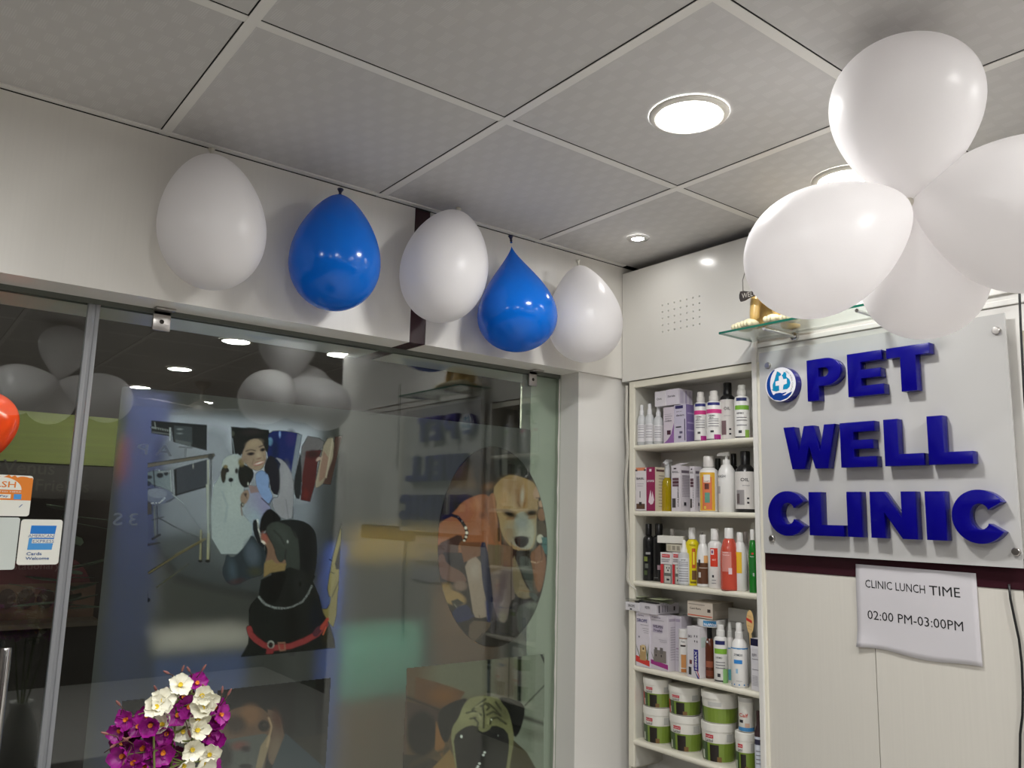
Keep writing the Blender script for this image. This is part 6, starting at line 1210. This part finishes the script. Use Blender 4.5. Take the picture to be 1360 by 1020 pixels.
A.ell(1012, 465, 40, 68, (146, 122, 104), 16).ell(1052, 575, 30, 40, (150, 124, 106), 20).ell(1060, 675, 46, 70, (114, 84, 62), 8).line([(1000, 520), (1040, 520)], 7, (60, 40, 32)).line([(1015, 560), (1030, 610), (1070, 622)], 7, (64, 44, 34)).poly([(1010, 740), (1060, 745), (1110, 800), (1110, 900), (1010, 860)], (72, 62, 50)).ell(1038, 915, 34, 42, (160, 156, 146)).poly([(1050, 900), (1120, 900), (1120, 1080), (1030, 1020), (1060, 960)], (62, 96, 96)).line([(1040, 975), (1110, 970)], 8, (34, 60, 62))
A.fr(575, 720, .1421)
A.poly([(100, 95), (260, 100), (290, 190), (240, 260), (120, 200)], (42, 38, 42)).poly([(40, 130), (100, 100), (130, 210), (280, 280), (330, 380), (180, 380), (60, 330)], (92, 68, 60)).ell(240, 190, 60, 30, (38, 34, 40), blur=2)
A.ell(190, 520, 120, 66, (126, 104, 72), 18, blur=1.5).ell(120, 440, 60, 60, (120, 100, 72), blur=3).ell(255, 410, 64, 46, (104, 86, 78), blur=2).poly([(170, 550), (230, 530), (290, 570), (240, 600), (190, 600)], (52, 50, 44)).line([(200, 580), (225, 615)], 6, (120, 116, 104)).poly([(180, 650), (250, 590), (340, 585), (375, 720), (230, 750), (170, 700)], (36, 40, 66)).line([(230, 740), (380, 690)], 20, (40, 44, 76), blur=2)
A.poly([(250, 0), (445, 0), (445, 125), (290, 190), (268, 100)], (98, 66, 48), sm=False).poly([(290, 190), (440, 120), (472, 400), (512, 560), (515, 695), (440, 715), (380, 700), (350, 500), (325, 350)], (124, 110, 100)).ell(390, 260, 50, 80, (134, 122, 114), blur=5).line([(372, 705), (440, 722), (515, 700)], 10, (40, 28, 24)).line([(432, 680), (438, 710)], 5, (70, 52, 44)).line([(505, 690), (512, 718)], 6, (170, 166, 158))
A.poly([(505, 30), (740, 40), (762, 480), (772, 520), (720, 560), (700, 700), (655, 772), (572, 655), (540, 300)], (100, 88, 86)).poly([(505, 20), (745, 40), (740, 250), (640, 262), (540, 290)], (96, 80, 66)).ell(620, 280, 50, 14, (122, 110, 104), -8, blur=2).ell(650, 420, 28, 150, (84, 70, 74), 8, blur=4).ell(590, 560, 20, 90, (92, 80, 90), blur=4).ell(650, 700, 40, 40, (106, 98, 88), blur=3)
A.poly([(440, 0), (502, 0), (530, 300), (566, 560), (548, 730), (510, 760), (502, 560), (462, 390), (450, 200)], (42, 42, 60)).line([(500, 560), (520, 740)], 14, (46, 50, 92), blur=2)
A.poly([(745, 90), (800, 230), (860, 400), (925, 480), (935, 520), (860, 540), (770, 500), (745, 380)], (106, 94, 76)).ell(850, 470, 66, 36, (112, 100, 80), 12, blur=2).line([(775, 535), (860, 545), (930, 525)], 22, (24, 20, 18), blur=1.5).line([(735, 0), (728, 880)], 4, (22, 18, 18)).poly([(800, 130), (900, 130), (940, 300), (990, 520), (900, 440), (830, 280)], (66, 70, 68)).ell(850, 240, 46, 12, (104, 106, 102), blur=2).line([(820, 90), (900, 100)], 26, (26, 26, 26), blur=1.5)
A.poly([(905, 110), (960, 60), (1010, 10), (1050, 120), (1062, 220), (1030, 400), (990, 490), (955, 390), (925, 220)], (112, 80, 62)).line([(922, 182), (965, 195), (1010, 180)], 12, (176, 158, 136), dash=1.6).line([(1012, 30), (1020, 150), (1000, 190)], 7, (58, 40, 34)).ell(985, 300, 30, 110, (122, 88, 68), 6, blur=4)
A.poly([(345, 730), (500, 742), (560, 760), (440, 900), (385, 940), (330, 900)], (82, 70, 60)).line([(470, 850), (385, 940)], 9, (30, 26, 26)).poly([(780, 600), (900, 560), (980, 560), (960, 640), (880, 780), (790, 880)], (70, 72, 68)).ell(930, 590, 50, 30, (104, 106, 100), blur=3).poly([(900, 400), (985, 520), (960, 560), (900, 500)], (76, 80, 78))
ovx, ovy, orx, ory = 654.2, 726.3, 72.8, 133
def oval(X, Y): 
    a_ = math.radians(-1.2); u = (X-ovx)*math.cos(a_)+(Y-ovy)*math.sin(a_); v = -(X-ovx)*math.sin(a_)+(Y-ovy)*math.cos(a_); return (u/(orx))**2+(v/ory)**2 < 1.0
A.a = np.clip((1.0-np.sqrt(((A.X-ovx)/orx)**2+((A.Y-ovy)/ory)**2))*orx+.5, 0, 1)
A.c[:] = A.c**1.12*1.25; A.noise(.05, 2).build('photo_print', ff, YP, gain=GAIN, material=PR)

# picture 3: pug
A = Art(530, 866, 728, 1040, (76, 62, 46), 1.0); A.fr(530, 870, .1691)
A.ell(560, 160, 330, 200, (88, 88, 74), blur=10).poly([(720, -30), (1180, -60), (1180, 1040), (720, 1040)], (112, 116, 106)).ell(830, 200, 120, 260, (92, 84, 76), blur=10).poly([(0, 60), (60, 60), (60, 1040), (0, 1040)], (78, 64, 56)).poly([(130, 170), (300, 215), (520, 290), (440, 400), (330, 420), (120, 370)], (78, 54, 34), sm=False).ell(350, 320, 100, 60, (96, 64, 30), blur=6).line([(60, 330), (330, 440)], 22, (34, 28, 24), blur=2).poly([(60, 360), (330, 440), (320, 520), (60, 560)], (56, 44, 40))
A.ell(180, 620, 120, 180, (19, 17, 17), blur=3).poly([(30, 780), (200, 790), (420, 887), (20, 900)], (44, 40, 36)).poly([(290, 520), (360, 700), (340, 800), (280, 740)], (110, 78, 46)).line([(100, 860), (380, 740)], 30, (60, 52, 40), blur=3)
A.line([(706, 20), (704, 340)], 25, (32, 36, 34), blur=.9).line([(946, 0), (944, 360)], 30, (26, 26, 28), blur=1.2).line([(866, -20), (858, 420)], 5, (26, 24, 22)).line([(990, 395), (1150, 230)], 12, (58, 60, 54)).line([(1115, -10), (1152, 72)], 18, (44, 46, 42)).line([(985, 490), (1150, 545)], 30, (66, 66, 60), blur=2).ell(1060, 620, 100, 40, (96, 98, 88), 14, blur=5)
A.poly([(890, 660), (1000, 760), (1080, 900), (1120, 1040), (800, 1040)], (62, 56, 38)).poly([(250, 900), (400, 740), (480, 900), (480, 1040), (220, 1040)], (110, 88, 54))
A.poly([(540, 345), (610, 322), (690, 320), (790, 335), (870, 430), (905, 560), (900, 700), (880, 800), (850, 1040), (470, 1040), (420, 740), (405, 620), (440, 490)], (110, 108, 80)).ell(520, 480, 60, 60, (120, 118, 88), blur=5).ell(800, 440, 70, 80, (84, 82, 60), blur=6)
A.poly([(548, 330), (500, 400), (470, 490), (420, 560), (400, 640), (370, 696), (330, 650), (304, 540), (312, 430), (420, 365)], (16, 17, 16)).poly([(778, 325), (900, 345), (988, 392), (985, 480), (950, 600), (905, 658), (890, 560), (860, 440), (810, 380)], (16, 16, 17))
A.poly([(425, 645), (500, 570), (600, 545), (640, 610), (700, 596), (740, 545), (850, 590), (868, 700), (840, 900), (820, 1040), (470, 1040), (440, 760)], (25, 25, 22)).ell(640, 820, 130, 170, (14, 14, 13), blur=5).ell(500, 640, 50, 40, (16, 16, 15), blur=2).ell(775, 630, 50, 40, (16, 16, 15), blur=2)
for P in ([(575, 430), (640, 375), (680, 345)], [(655, 395), (668, 470), (664, 570)], [(530, 455), (590, 440), (645, 470)], [(700, 380), (750, 420), (800, 480)], [(590, 495), (620, 530), (612, 600)], [(560, 500), (600, 492)], [(690, 470), (740, 445), (790, 470)], [(715, 540), (725, 500), (770, 490), (840, 540)], [(640, 400), (680, 380), (710, 410), (690, 430)], [(760, 370), (800, 430)]): A.line(P, 13, (46, 45, 33), blur=1.1)
for P in ([(560, 460), (620, 455), (640, 500)], [(700, 500), (700, 540)], [(600, 410), (650, 380)]): A.line(P, 10, (132, 130, 100), blur=1.3)
A.ell(490, 640, 9, 12, (190, 196, 190)).ell(778, 632, 5, 6, (120, 124, 120)).ell(725, 507, 4, 5, (200, 204, 196))
for p in ((672, 765), (662, 785), (632, 852), (620, 875), (612, 890)): A.ell(p[0], p[1], 9, 8, (220, 224, 220))
def pugm(X, Y): return (Y > 887+(X-540)*(-.105)) & (X > 540-(Y-887)*.045) & (X < 724-(Y-870)*.012)
A.c[:] = A.c**1.12*1.25; A.noise(.05, 2).build('photo_print', ff, YP, mask=pugm, gain=GAIN, material=PR)

# picture 4: beagle with a blanket, lower left
A = Art(158, 896, 444, 1040, (15, 15, 14), 1.0); A.fr(260, 850, .2206)
A.poly([(600, 240), (720, 230), (720, 600), (590, 600)], (27, 29, 27)).poly([(560, 600), (800, 560), (800, 900), (640, 771)], (36, 34, 28))
A.poly([(120, 480), (220, 412), (340, 393), (425, 422), (465, 500), (455, 570), (430, 650), (400, 900), (120, 900), (120, 650)], (84, 64, 50)).ell(330, 450, 60, 60, (104, 76, 54), -20, blur=5).poly([(120, 612), (300, 580), (452, 558), (425, 650), (395, 900), (120, 900)], (70, 72, 70)).poly([(440, 565), (455, 600), (400, 771), (360, 771), (390, 640)], (118, 104, 84)).ell(240, 510, 60, 52, (50, 40, 34), blur=4).ell(410, 517, 34, 34, (24, 18, 15), blur=1.5).ell(415, 512, 10, 10, (50, 42, 36)).ell(262, 636, 50, 24, (94, 58, 52), -10, blur=3).ell(300, 655, 28, 18, (38, 28, 30), blur=2).ell(170, 700, 50, 80, (34, 32, 30), blur=4).line([(440, 470), (458, 520), (430, 640)], 9, (150, 128, 104), blur=1.5)
A.poly([(420, 415), (470, 425), (505, 470), (530, 545), (545, 640), (520, 720), (460, 765), (430, 700), (452, 600), (468, 510)], (86, 68, 56)).ell(490, 480, 26, 60, (70, 44, 32), -16, blur=3).ell(480, 660, 36, 70, (98, 84, 72), 8, blur=4).poly([(450, 790), (540, 560), (800, 790), (800, 900), (420, 900)], (46, 56, 62)).ell(300, 760, 40, 14, (20, 18, 20))
def bgm(X, Y): return (Y > 915.5-(X-297.5)*.1115) & (X < 440-(Y-899)*.06) & ((X > 288) | ((X > 161) & (X < 193)) | (Y > 965))
A.c[:] = A.c**1.12*1.25; A.noise(.05, 2).build('photo_print', ff, YP, mask=bgm, gain=GAIN, material=PR)
